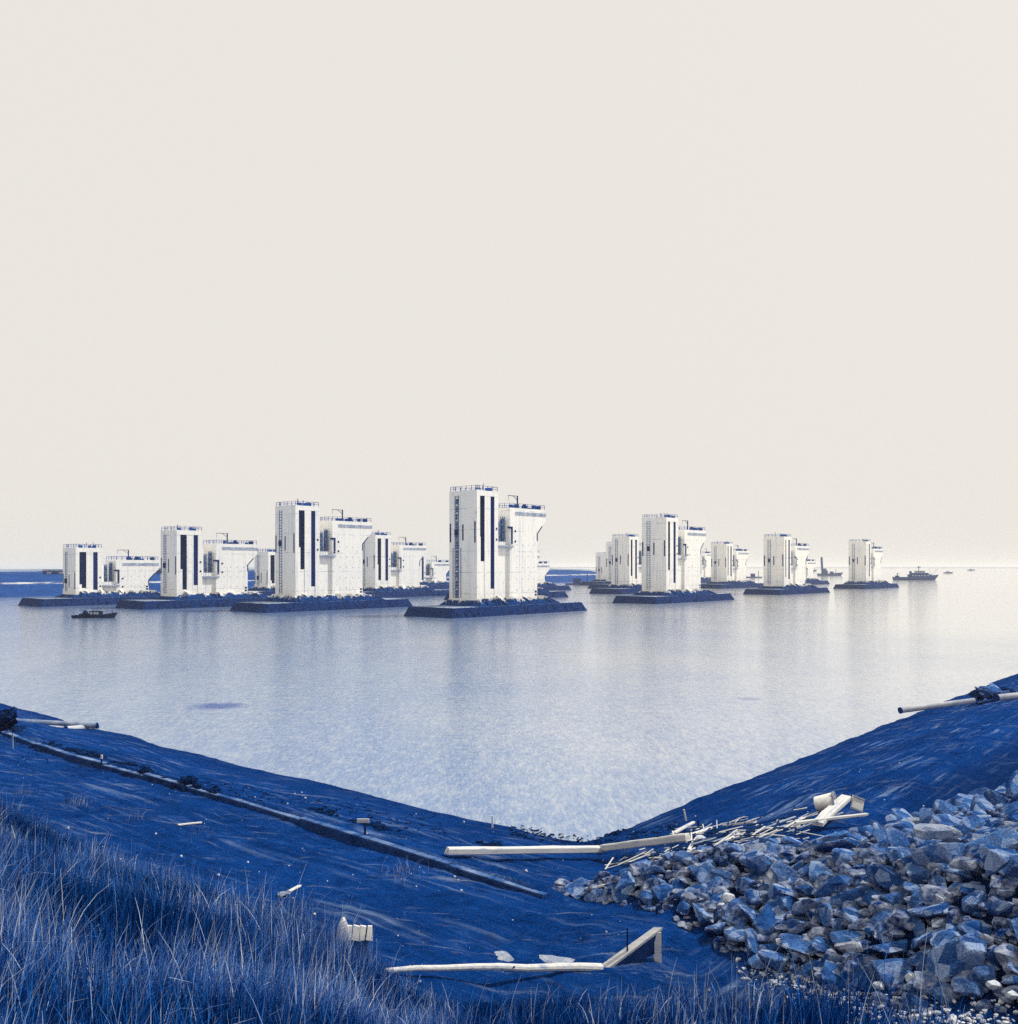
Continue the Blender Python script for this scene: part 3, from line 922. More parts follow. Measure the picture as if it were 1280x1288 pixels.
# ------------------------------------------------------------------ boats
def hull_mesh(L, Wd, H, sheer, n=14):
    """hull along +x (bow at +x), deck closed"""
    vs, fs = [], []
    for i in range(n + 1):
        f = i / n
        x = -L / 2 + L * f
        w = Wd / 2 * (1 - max(0, (f - 0.55) / 0.45) ** 2.2) * (0.85 + 0.15 * min(1, f / 0.12))
        w = max(w, 0.03)
        zt = H + sheer * max(0, (f - 0.35) / 0.65) ** 2 + 0.06 * sheer * max(0, (0.3 - f) / 0.3)
        rake = 0.10 * L * max(0, (f - 0.8) / 0.2) ** 1.5
        vs += [(x, 0, -0.35), (x, -w * 0.75, -0.3), (x + rake * 0.6, -w, zt * 0.55), (x + rake, -w * 1.02, zt),
               (x + rake, w * 1.02, zt), (x + rake * 0.6, w, zt * 0.55), (x, w * 0.75, -0.3)]
    for i in range(n):
        a, b = i * 7, (i + 1) * 7
        for j in range(7):
            k2 = (j + 1) % 7
            fs.append((a + j, a + k2, b + k2, b + j))
    fs.append(tuple(range(6, -1, -1)))
    fs.append(tuple(range(n * 7, n * 7 + 7)))
    return vs, fs

def workboat():
    X, Y = pz(118, 777, 0)
    s = Y / F
    r = empty("workboat", (X, Y, 0), R(-4))
    tag(r, "small dark open workboat with low stern and cabin, in front of the low pier", "boat")
    v, f = hull_mesh(9.6, 2.7, 0.55, 0.75)
    mesh_obj("hull", v, f, M["hull_dark"], r)
    b = MB()
    b.box(-0.6, 1.7, -0.9, 0.9, 0.5, 1.45)
    b.box(-0.75, 1.9, -1.0, 1.0, 1.45, 1.55)
    b.build("cabin", "hull_dark", r)
    for x in (-0.35, 0.45, 1.1):
        MB().box(x, x + 0.5, -0.93, -0.88, 0.85, 1.35).build("window", "cabin_white", r)
    b = MB()
    b.box(-3.2, -1.3, -0.8, 0.8, 0.45, 0.95)
    b.add([(-2.5, -0.6, 0.95), (-1.5, -0.6, 0.95), (-1.5, 0.6, 0.95), (-2.5, 0.6, 0.95), (-2.2, -0.4, 1.7), (-1.9, -0.4, 1.7), (-1.9, 0.4, 1.7), (-2.2, 0.4, 1.7)], MB.BF)
    b.build("engine_box", "hull_dark", r)
    b = MB()
    b.bar((-0.2, 0, 1.5), (-0.2, 0, 2.2), 0.08)
    b.bar((4.4, 0, 1.1), (4.4, 0, 1.6), 0.10)
    b.build("mast", "hull_dark", r)
workboat()

def tugboat():
    X, Y = pz(1150, 729.5, 0)
    r = empty("tugboat", (X, Y, 0), R(3))
    r.scale = (1.05, 1, 0.64)
    tag(r, "dark blue tugboat with wheelhouse and mast, beyond the last right-hand pier", "tugboat")
    v, f = hull_mesh(34, 8.5, 4.0, 3.2)
    mesh_obj("hull", v, f, M["hull_blue"], r)
    b = MB()
    b.box(-4.5, 12.5, -3.2, 3.2, 3.9, 7.6)
    b.box(-2, 10.5, -3.0, 3.0, 7.6, 9.6)
    b.build("deckhouse", "hull_blue", r)
    b = MB(); b.box(1.0, 7.5, -2.4, 2.4, 9.6, 12.2); b.box(0.6, 8.0, -2.7, 2.7, 12.2, 12.5)
    wh = b.build("wheelhouse", "cabin_white", r)
    for i in range(4):
        MB().box(1.4 + i * 1.55, 2.5 + i * 1.55, -2.46, -2.38, 10.6, 11.8).build("window", "dark_steel", wh)
    for i in range(6):
        MB().box(-3.4 + i * 2.5, -2.2 + i * 2.5, -3.27, -3.18, 5.2, 6.6).build("window", "cabin_white", r)
    b = MB()
    b.bar((3.5, 0, 12.4), (3.5, 0, 18.5), 0.4)
    b.bar((1.8, 0, 16.6), (5.6, 0, 16.8), 0.25)
    b.box(2.6, 4.6, -0.5, 0.5, 17.2, 18.0)
    b.build("mast", "guide_steel", r)
    MB().tube((-3.2, 0, 7.5), (-3.6, 0, 12.0), 1.1, 0.9, 12).build("funnel", "hull_blue", r)
    b = MB()
    b.box(-15.5, -13.8, -2, 2, 4.0, 6.0)
    b.bar((-14.6, 0, 5.0), (-14.6, 0, 9.6), 0.5)
    b.bar((-14.6, 0, 9.4), (-12.0, 0, 8.2), 0.3)
    b.build("towing_winch", "hull_blue", r)
    b = MB()
    b.bar((14.5, 0, 6.5), (19.5, 0, 15.5), 0.25)
    b.bar((14.5, 0, 6.5), (12.0, 0, 15.0), 0.18)
    b.build("derrick", "grey_band", r)
tugboat()

def crane_barge():
    X, Y = pz(1043, 724, 0)
    r = empty("crane_barge", (X, Y, 0), R(2))
    tag(r, "distant low barge with an upright dark crane mast, between two right-hand piers", "barge")
    v, f = hull_mesh(29, 8, 2.6, 1.5)
    mesh_obj("hull", v, f, M["hull_blue"], r)
    b = MB(); b.bar((-9, 0, 2.4), (-10.2, 0, 23), 2.0); b.bar((-10, 0, 22), (-9.4, 0, 24.0), 0.6)
    b.build("crane_mast", "hull_blue", r)
    b = MB(); b.box(-9, -3, -2.5, 2.5, 2.5, 6.5); b.box(-7.5, -4.5, -2, 2, 6.5, 9)
    b.build("cabin", "hull_blue", r)
    b = MB(); b.box(1, 4.5, -2, 2, 2.6, 5.2); b.bar((8, 0, 2.6), (8, 0, 8), 0.5)
    b.build("deck_gear", "hull_blue", r)
crane_barge()

def small_vessel(px, py, L, label, name):
    X, Y = pz(px, py, 0)
    r = empty(name, (X, Y, 0), 0)
    tag(r, label, "boat", "tiny far-off boats on the open water")
    v, f = hull_mesh(L, L * 0.25, L * 0.11, L * 0.05)
    mesh_obj("hull", v, f, M["hull_blue"], r)
    MB().box(-L * 0.2, L * 0.15, -L * 0.08, L * 0.08, L * 0.1, L * 0.22).build("cabin", "hull_blue", r)
small_vessel(1192, 721, 14, "tiny far-off boat on open water just past the tugboat's bow", "distant_boat")
small_vessel(1221, 717.5, 19, "farthest tiny boat on open water, second one past the tugboat's bow", "distant_boat")
small_vessel(1019, 718.5, 26, "tiny far-off boat beside the crane barge", "distant_boat")

def pontoon(px, py, L, label):
    X, Y = pz(px, py, 0)
    r = empty("pontoon", (X, Y, 0), R(6))
    tag(r, label, "pontoon")
    b = MB(); b.hexa([(-L / 2 + 1, -3, -0.4), (L / 2 - 1, -3, -0.4), (L / 2 - 1, 3, -0.4), (-L / 2 + 1, 3, -0.4), (-L / 2, -3, 1.0), (L / 2, -3, 1.0), (L / 2, 3, 1.0), (-L / 2, 3, 1.0)])
    b.build("float", "hull_blue", r)
    b = MB(); b.box(-L * 0.2, L * 0.05, -1.5, 1.5, 1.0, 4.2); b.bar((L * 0.3, 0, 1), (L * 0.3, 0, 7), 0.5)
    b.build("shed", "hull_blue", r)
pontoon(728, 735.5, 18, "low dark pontoon with a shed by the far bank, left of the right-hand cluster")
pontoon(948, 726.5, 16, "low dark pontoon with a shed, between the two leading right-hand piers")

# site sheds on the far bank
def shed(px, py, L, H, label):
    Y = (EYE - 8.1) * F / (py - HOR)
    X = (px - 640) / F * Y
    r = empty("site_shed", (X, Y, 7.9), R(20))
    tag(r, label, "shed")
    b = MB(); b.box(-L / 2, L / 2, -2.5, 2.5, 0, H); b.build("wall", "hull_blue", r)
    b = MB(); b.prism([(-L / 2 - 0.4, H), (L / 2 + 0.4, H), (L / 2, H + 0.8), (-L / 2, H + 0.8)], -3, 3); b.build("roof", "grey_band", r)
    n = max(2, int(L / 4))
    for i in range(n):
        x = -L / 2 + (i + 0.5) * L / n
        MB().box(x - 0.9, x + 0.9, -2.58, -2.45, H * 0.35, H * 0.8).build("window", "cabin_white", r)
shed(193, 722.0, 15, 2.3, "long low site shed with pale windows on the far bank, beside the low pier")
shed(70, 722.6, 10, 1.8, "small low site shed on the far bank, alone on the empty stretch")

# ------------------------------------------------------------------ retaining edge on the left bank
def retaining_edge():
    o0 = np.array((CX, CY)) + NL * 10.05
    r = empty("retaining_edge", (float(o0[0]), float(o0[1]), 0), 0)
    tag(r, "long dark timber retaining edge running along the left bank above the shore", "edging")
    s = -6.0
    i = 0
    while s < 52:
        L = 4.0
        a = o0 + UL * s; b = o0 + UL * (s + L - 0.05)
        za, zb_ = gz(*(a - NL * 0.5)), gz(*(b - NL * 0.5))
        m = MB()
        n = NL * 0.11
        dz = rng.uniform(-0.06, 0.05)
        def P(p, q, z): return (p[0] + q[0] - o0[0], p[1] + q[1] - o0[1], z)
        lo, hi = -0.75, -0.02 + dz
        m.hexa([P(a, -n, za + lo), P(b, -n, zb_ + lo), P(b, n, zb_ + lo), P(a, n, za + lo), P(a, -n, za + hi), P(b, -n, zb_ + hi), P(b, n, zb_ + hi), P(a, n, za + hi)])
        o = m.build("board", "edge_wood", r)
        bm = bmesh.new(); bm.from_mesh(o.data); bmesh.ops.recalc_face_normals(bm, faces=bm.faces); bm.to_mesh(o.data); bm.free()
        # capping plank in paler wood, painting the lit top of the edge
        m = MB()
        n2 = NL * 0.16
        m.hexa([P(a, -n2, za + hi + 0.005), P(b, -n2, zb_ + hi + 0.005), P(b, n * 0.8, zb_ + hi + 0.005), P(a, n * 0.8, za + hi + 0.005),
                P(a, -n2, za + hi + 0.05), P(b, -n2, zb_ + hi + 0.05), P(b, n * 0.8, zb_ + hi + 0.05), P(a, n * 0.8, za + hi + 0.05)])
        o = m.build("lit_top", "cap_wood", r)
        bm = bmesh.new(); bm.from_mesh(o.data); bmesh.ops.recalc_face_normals(bm, faces=bm.faces); bm.to_mesh(o.data); bm.free()
        s += L
        i += 1
retaining_edge()

# ------------------------------------------------------------------ stakes
def stake(px, py, hpx, mat, label, lean=0.0, top=None):
    p = gp(px, py)
    h = hpx * p.y / F
    r = empty("wooden_stake", (p.x, p.y, p.z), 0)
    tag(r, label, "stake", "marker stakes along the banks")
    b = MB()
    b.tube((0, 0, -0.25), (lean * h, 0, h), 0.045, 0.04, 8)
    b.build("post", mat, r)
    if top:
        b = MB(); b.tube((lean * h * 0.80, 0, h * 0.78), (lean * h * 1.01, 0, h * 1.02), 0.06, 0.055, 8)
        b.build("painted_tip", top, r)
stake(127, 969, 19, "dark_wood", "stake with a long white tip before the retaining edge", 0.05, "white_wood")
stake(16, 942, 20, "grey_wood", "thin grey stake by the retaining edge near the pipe rubble", 0.0)
stake(272, 1001, 14, "dark_wood", "short dark stake at the retaining edge near the largest seaweed heap", 0.0)
stake(459, 1050, 19, "dark_wood", "dark stake with a white cross board at the retaining edge", 0.0)
stake(619, 1041, 15, "white_wood", "short white stake standing by the water's corner", 0.0)
stake(864, 1032, 14, "white_wood", "leaning white stick on the right bank above the driftwood", -0.30)
stake(878, 1044, 12, "dark_wood", "short dark stake sticking up beside the driftwood pile", 0.0)
stake(826, 1150, 10, "dark_wood", "tiny dark peg on bare sand above the tilted timber", 0.0)

def cross_board():
    p = gp(459, 1050)
    r = empty("sign_board", (p.x, p.y, p.z + 17 * p.y / F), 0)
    tag(r, "small white board nailed on a dark stake at the retaining edge", "board")
    MB().box(-0.28, 0.16, -0.10, -0.05, -0.05, 0.09).build("plank", "white_wood", r)
cross_board()

# ------------------------------------------------------------------ pipes at both shores
def pipe(pts, rad, mat, name, label, cat="pipe", flange=True):
    o0 = Vector(pts[0])
    r = empty(name, o0, 0)
    tag(r, label, cat)
    b = MB()
    for a, c in zip(pts[:-1], pts[1:]):
        b.tube(Vector(a) - o0, Vector(c) - o0, rad, rad, 16)
    b.build("pipe_run", mat, r, smooth=False)
    if flange:
        L = 0.0
        for a, c in zip(pts[:-1], pts[1:]):
            a, c = Vector(a) - o0, Vector(c) - o0
            n = max(1, int((c - a).length / 6))
            for i in range(n + 1):
                p = a.lerp(c, i / n); d = (c - a).normalized() * 0.06
                MB().tube(p - d, p + d, rad * 1.12, rad * 1.12, 16).build("flange", "dark_steel", r)
    return r

def onz(px, py, z):
    X, Y = pz(px, py, z)
    return Vector((X, Y, z))
pipe([onz(-20, 905, 1.2), onz(122, 912.5, 0.35)], 0.20, "pipe_steel", "dredge_pipe", "upper dark steel pipe running from rubble out to a point at the left shore")
pipe([onz(-10, 911, 0.85), onz(82, 917.0, 0.45), onz(121, 913.6, 0.12)], 0.20, "pale_pipe", "dredge_pipe", "lower pale bent pipe meeting the dark one at the left shore")
pipe([onz(1132, 893.5, 0.9), onz(1226, 881, 1.5)], 0.22, "pale_pipe", "dredge_pipe", "pale pipe lying along the right bank from rubble towards the water")
pipe([onz(1253, 877.5, 1.9), onz(1330, 870, 2.2)], 0.25, "pale_pipe", "dredge_pipe", "short pale pipe leaving the dark rubble away from the water on the right bank")

# ------------------------------------------------------------------ rocks
def ico_dirs(sub):
    bm = bmesh.new()
    bmesh.ops.create_icosphere(bm, subdivisions=sub, radius=1.0)
    bm.verts.ensure_lookup_table()
    d = np.array([v.co[:] for v in bm.verts])
    f = [tuple(v.index for v in fa.verts) for fa in bm.faces]
    bm.free()
    return d, f
ICO3 = ico_dirs(4)
ICO2 = ico_dirs(2)
ICO3L = ico_dirs(3)
def rock_mesh(seed, mat, flat=0.72, ico=None, planes=8, noise=0.022, round_=0.0, name="rock"):
    g = np.random.default_rng(seed)
    d, f = ico or ICO3L
    n = g.normal(size=(planes, 3)); n /= np.linalg.norm(n, axis=1)[:, None]
    n = np.concatenate([n, [[0, 0, 1], [0, 0, -1]]])
    off = g.uniform(0.50, 1.0, len(n))
    q = d @ n.T
    r = np.where(q > 0.05, off[None, :] / np.maximum(q, 0.05), 9.0)
    r = np.min(r, axis=1)
    r = np.minimum(r, 1.6)
    v = d * r[:, None]
    k = fbm(v[:, 0] * 2.5 + seed, v[:, 1] * 2.5 + v[:, 2] * 1.7, seed * 0.37, 4)
    v = v * (1 + noise * 2.2 * k)[:, None]
    v *= g.uniform(0.75, 1.3, 3)
    v[:, 2] *= flat
    v /= np.abs(v).max(axis=0).mean()
    me = bpy.data.meshes.new(name)
    me.from_pydata(v.tolist(), [], f)
    me.materials.append(M[mat])
    me.update()
    return me
ROCKS = [rock_mesh(100 + i, "quarry_rock", ico=ICO3) for i in range(26)]
PALE_ROCKS = [rock_mesh(300 + i, "pale_rock") for i in range(6)]
SMALL = [rock_mesh(400 + i, "white_stone", 0.7, ICO2, 9, 0.03) for i in range(5)]

def project(x, y, z):
    return 640 + F * x / y, HOR + F * (EYE - z) / y

ROCK_MARKS = [(pz(1180, 1082, 4.0), 'around the bright-topped rock'), (pz(912, 1144, 2.8), 'around the three white stones'), (pz(1050, 1045, 3.2), 'below the white bucket'),
              (pz(740, 1110, 2.3), 'at the heap tip under the long beam'), (pz(1110, 1240, 3.6), 'above the pale gravel fringe'), (pz(860, 1100, 2.5), 'below the driftwood pile')]

def rock_heap():
    # dart-throwing on the heap, big rocks first
    pts = []
    P = np.array(HEAP)
    cand = []
    tries = 26000
    xs = rng.uniform(0, 26, tries); ys = rng.uniform(12, 36, tries)
    dd = poly_inside_dist(xs, ys, HEAP)
    hz = height(xs, ys)
    grid = {}
    for i in range(tries):
        if dd[i] < 0.05:
            continue
        px, py = project(xs[i], ys[i], hz[i])
        if px > 1330 or py > 1330:
            continue
        frac = len(pts)
        big = 0.40 if frac < 110 else (0.33 if frac < 300 else 0.25)
        r = big * rng.uniform(0.75, 1.2)
        if dd[i] < 0.5:
            r *= 0.75
        if ys[i] < 18.5:
            r *= 0.86
        cx, cy = int(xs[i]), int(ys[i])
        ok = True
        for a in (-1, 0, 1, 2, -2):
            for b in (-1, 0, 1, 2, -2):
                for (qx, qy, qr) in grid.get((cx + a, cy + b), ()):
                    if (qx - xs[i]) ** 2 + (qy - ys[i]) ** 2 < (0.74 * (qr + r)) ** 2:
                        ok = False
                        break
        if ok:
            grid.setdefault((cx, cy), []).append((xs[i], ys[i], r))
            pts.append((xs[i], ys[i], r, hz[i]))
    # the largest in view become single things, the rest one fill object
    pts.sort(key=lambda p: -(p[2] / p[1]))
    single, rest = pts[:296], pts[296:]
    for i, (x, y, r, z) in enumerate(single):
        me = ROCKS[i % len(ROCKS)] if rng.random() > 0.035 else PALE_ROCKS[i % 6]
        o = bpy.data.objects.new("rock", me)
        o.location = (x, y, z + r * rng.uniform(0.05, 0.45))
        s = r * rng.uniform(0.95, 1.22)
        o.scale = (s * rng.uniform(0.9, 1.35), s * rng.uniform(0.85, 1.15), s * rng.uniform(0.8, 1.15))
        o.rotation_euler = (rng.uniform(-0.6, 0.6), rng.uniform(-0.6, 0.6), rng.uniform(0, 6.28))
        link(o)
        dd_ = float(poly_inside_dist(np.array([x]), np.array([y]), HEAP)[0])
        pale = me in PALE_ROCKS
        size = "big" if r > 0.42 else ("middling" if r > 0.32 else "small")
        tone = "pale grey" if pale else "dark blue"
        near = min(((Vector((x, y)) - Vector(q)).length, nm) for q, nm in ROCK_MARKS)
        if near[0] < 3.0:
            where = near[1]
        elif dd_ < 0.9:
            where = "on the heap's outer edge beside bare sand"
        elif dd_ < 2.2:
            where = "on the sloping flank of the stone heap"
        else:
            where = "on the flat top of the stone heap"
        tag(o, "%s %s angular quarry rock %s" % (size, tone, where), "rock", "quarry rocks heaped on the right bank")
    # fill
    vs, fs = [], []
    d2, f2 = ICO2
    fill = [(x, y, r, z) for (x, y, r, z) in rest]
    m = 5200
    xs = rng.uniform(0, 22, m); ys = rng.uniform(13, 36, m)
    dd = poly_inside_dist(xs, ys, HEAP); hz = height(xs, ys)
    for i in range(m):
        if dd[i] > -0.25:
            fill.append((xs[i], ys[i], rng.uniform(0.10, 0.30) * (0.5 if dd[i] < 0.3 else 1), hz[i]))
    base = 0
    shapes = [np.array([v.co[:] for v in rock_mesh(500 + q, "quarry_rock", 0.8, ICO2, 9, 0.0).vertices]) for q in range(8)]
    V, Fc = [], []
    fa = np.array(f2)
    for (x, y, r, z) in fill:
        a = rng.uniform(0, 6.28); c, s = math.cos(a), math.sin(a)
        q = shapes[rng.integers(8)] * r * np.array([rng.uniform(0.8, 1.3), rng.uniform(0.8, 1.2), rng.uniform(0.7, 1.1)])
        q = np.stack([q[:, 0] * c - q[:, 1] * s, q[:, 0] * s + q[:, 1] * c, q[:, 2]], 1) + np.array([x, y, z + r * 0.2])
        V.append(q); Fc.append(fa + base); base += len(q)
    V = np.concatenate(V); Fc = np.concatenate(Fc)
    me = bpy.data.meshes.new("rubble_fill")
    me.from_pydata(V.tolist(), [], Fc.tolist())
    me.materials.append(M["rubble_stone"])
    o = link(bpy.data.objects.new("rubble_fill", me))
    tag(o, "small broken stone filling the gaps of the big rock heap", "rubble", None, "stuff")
rock_heap()

def lone_rock(px, py, wpx, mesh, label, name="rock", hs=1.0, cat="rock", group=None, lift=0.3, extra=0.0):
    p = gp(px, py)
    r = wpx / 2 * p.y / F
    o = bpy.data.objects.new(name, mesh)
    o.location = (p.x, p.y, p.z + r * lift + extra)
    o.scale = (r, r * 0.9, r * hs)
    o.rotation_euler = (0, 0, rng.uniform(0, 6.28))
    link(o)
    return tag(o, label, cat, group)
lone_rock(1180, 1082, 48, PALE_ROCKS[0], "large rock with a bright pale top in the middle of the heap", extra=0.55, hs=0.8)
for (px, py, w) in ((906, 1146, 15), (915, 1138, 16), (916, 1149, 10), (982, 1194, 14), (990, 1193, 13), (1000, 1201, 17), (1043, 1228, 14), (1046, 1222, 12), (1117, 1238, 18), (1106, 1250, 15), (1146, 1240, 15), (1252, 1251, 20), (1275, 1264, 18), (880, 1062, 14)):
    lone_rock(px, py, w, SMALL[rng.integers(5)], "small whitish stone at the foot of the rock heap", "stone", 0.9, "stone", "small white stones by the rock heap", 0.4, 0.1)

# gravel fringe at the heap's foot
def gravel():
    V, Fc, base = [], [], 0
    d2, f2 = ICO2
    shp = ico_dirs(1)
    fa = np.array(shp[1])
    n = 0
    edge = [pz(960, 1185, 2.9), pz(1010, 1206, 3.1), pz(1080, 1232, 3.5), pz(1160, 1256, 3.9), pz(1290, 1282, 4.2)]
    for i in range(800):
        t = rng.uniform(0, len(edge) - 1.001); k = int(t); f = t - k
        x = edge[k][0] * (1 - f) + edge[k + 1][0] * f; y = edge[k][1] * (1 - f) + edge[k + 1][1] * f
        x += rng.normal(0, 0.35) - 0.1; y += rng.normal(0, 0.45) - 0.15
        r = 0.015 + 0.06 * rng.random() ** 3
        q = shp[0] * rng.uniform(0.6, 1.1, (len(shp[0]), 1)) * r * np.array([1.2, 1, 0.8]) + np.array([x, y, gz(x, y) + r * 0.4])
        V.append(q); Fc.append(fa + base); base += len(q)
    # loose shell and stone scatter over the plain
    for i in range(450):
        px, py = rng.uniform(0, 1280), rng.uniform(985, 1280)
        Y = rng.uniform(12, 45); x = (px - 640) / F * Y; y = Y
        dl, dr = dists(x, y)
        if dl < 1 and dr < 1: continue
        r = 0.012 + 0.05 * rng.random() ** 5
        q = shp[0] * rng.uniform(0.6, 1.1, (len(shp[0]), 1)) * r + np.array([x, y, gz(x, y) + r * 0.3])
        V.append(q); Fc.append(fa + base); base += len(q)
    V = np.concatenate(V); Fc = np.concatenate(Fc)
    me = bpy.data.meshes.new("gravel"); me.from_pydata(V.tolist(), [], Fc.tolist()); me.materials.append(M["white_stone"])
    o = link(bpy.data.objects.new("gravel", me))
    tag(o, "pale gravel and shell scattered along the foot of the heap", "gravel", None, "stuff")
gravel()

# ------------------------------------------------------------------ clods and rubble on the banks
def clod_heap(px, py, wpx, hpx, label, name="seaweed_clump", mat="clod_earth", cat="seaweed", group="dark seaweed clumps on the left bank", n=None, along=None):
    p = gp(px, py)
    Wm = wpx * p.y / F; H = hpx * p.y / F
    r = empty(name, (p.x, p.y, p.z - 0.02), 0)
    tag(r, label, cat, group)
    n = n or max(7, min(30, int(Wm / max(H, 0.15) * 3.2)))
    for i in range(n):
        t = (i + 0.5) / n - 0.5
        u = Vector((UL[0], UL[1], 0)) if along is None else Vector(along)
        wx = Wm * t
        ox = wx + rng.normal(0, 0.05) * Wm
        oy = ox * (u.y / u.x) * 0.6 + rng.normal(0, 0.7) * H
        s = H * rng.uniform(0.35, 0.95) * (1.0 - 0.5 * abs(2 * t))
        me = CLODS[rng.integers(len(CLODS))]
        o = bpy.data.objects.new("clod", me)
        o.location = (ox, oy, gz(p.x + ox, p.y + oy) - p.z + s * 0.15)
        o.scale = (s * rng.uniform(0.9, 1.6), s * rng.uniform(0.8, 1.2), s * rng.uniform(0.6, 0.9))
        o.rotation_euler = (rng.uniform(-0.4, 0.4), rng.uniform(-0.4, 0.4), rng.uniform(0, 6.28))
        if mat != "clod_earth":
            pass
        link(o, r)
    return r
CLODS = [rock_mesh(700 + i, "clod_earth", 0.8, ICO3L, 16, 0.30, name="clod") for i in range(5)]
clod_heap(55, 940, 45, 8, "dark seaweed clump on the left bank nearest the pipes")
clod_heap(108, 948, 62, 11, "long dark seaweed heap beside the stake with the white tip")
clod_heap(158, 961, 50, 7, "low dark seaweed strip between two larger heaps on the left bank")
clod_heap(181, 969, 16, 7, "small round seaweed clump alone on the left bank")
clod_heap(237, 985, 42, 12, "tall dark seaweed heap beside the short dark stake")
clod_heap(268, 992, 16, 8, "small seaweed clump right against the short dark stake")
clod_heap(405, 1022, 45, 7, "flat seaweed strip above the white-boarded stake")
clod_heap(468, 1038, 70, 9, "long flat seaweed strip beside the white-boarded stake")
clod_heap(620, 1066, 42, 9, "dark weed clump just behind the long white beam")
clod_heap(655, 1052, 30, 5, "thin dark weed line by the short white stake")
clod_heap(700, 1050, 60, 5, "thin dark weed line running down into the water's corner", along=(0.9, -0.3, 0))
clod_heap(735, 1070, 30, 7, "dark weed clump at the bottom of the water's corner")
clod_heap(775, 1048, 44, 6, "dark weed line along the right side of the water's corner", along=(0.7, 0.7, 0))

def pipe_rubble(px, py, wpx, hpx, label):
    p = gp(px, py)
    r = empty("rubble_pile", (p.x, p.y, p.z), 0)
    tag(r, label, "rubble")
    Wm, H = wpx * p.y / F, hpx * p.y / F
    for i in range(16):
        t = rng.uniform(-0.5, 0.5)
        s = H * rng.uniform(0.22, 0.5)
        o = bpy.data.objects.new("boulder", (CLODS + ROCKS[:3])[rng.integers(7)])
        hh = rng.uniform(0, 1) * H * 0.75 * (1 - (2 * t) ** 2 * 0.7)
        o.location = (t * Wm, rng.normal(0, 0.4), hh + s * 0.1)
        o.scale = (s * 1.3, s, s * 0.9)
        o.rotation_euler = (rng.uniform(-0.5, 0.5), rng.uniform(-0.5, 0.5), rng.uniform(0, 6.28))
        link(o, r)
pipe_rubble(2, 918, 48, 27, "dark rubble pile at the landward end of the left shore pipes")
pipe_rubble(1250, 880, 50, 20, "dark rubble pile between two pale pipes on the right bank")

# ------------------------------------------------------------------ timber
def beam(pa, pb, w, h, mat, name, label, cat="beam", group=None, za=0.0, zb=0.0, parts=False):
    a = gp(*pa) + Vector((0, 0, za)); b = gp(*pb) + Vector((0, 0, zb))
    m = MB()
    d = (b - a)
    # slightly bowed, bevelled plank
    segs = 6
    u = Vector((0, 0, 1))
    s = d.normalized().cross(u).normalized()
    t = s.cross(d.normalized())
    bw = rng.uniform(-0.02, 0.02) * d.length
    vs, fs = [], []
    e = min(w, h) * 0.15
    prof = [(-w / 2 + e, 0), (w / 2 - e, 0), (w / 2, e), (w / 2, h - e), (w / 2 - e, h), (-w / 2 + e, h), (-w / 2, h - e), (-w / 2, e)]
    for i in range(segs + 1):
        f = i / segs
        rg = 1.0 + (rng.uniform(-0.06, 0.06) if 0 < i < segs else 0.0)
        for (x, z) in prof:
            ex = rng.uniform(-0.05, 0.05) if i in (0, segs) else 0.0
            vs.append((d.length * f + ex, bw * math.sin(math.pi * f) + x * rg, z * rg))
    for i in range(segs):
        for j in range(8):
            fs.append((i * 8 + j, i * 8 + (j + 1) % 8, (i + 1) * 8 + (j + 1) % 8, (i + 1) * 8 + j))
    fs += [tuple(range(7, -1, -1)), tuple(range(segs * 8, segs * 8 + 8))]
    o = mesh_obj(name, vs, fs, mat if not isinstance(mat, str) else M[mat])
    bm = bmesh.new(); bm.from_mesh(o.data); bmesh.ops.recalc_face_normals(bm, faces=bm.faces); bm.to_mesh(o.data); bm.free()
    dn = d.normalized()
    o.matrix_world = Matrix(((dn.x, s.x, t.x, a.x), (dn.y, s.y, t.y, a.y), (dn.z, s.z, t.z, a.z), (0, 0, 0, 1)))
    if label:
        tag(o, label, cat, group)
    return o

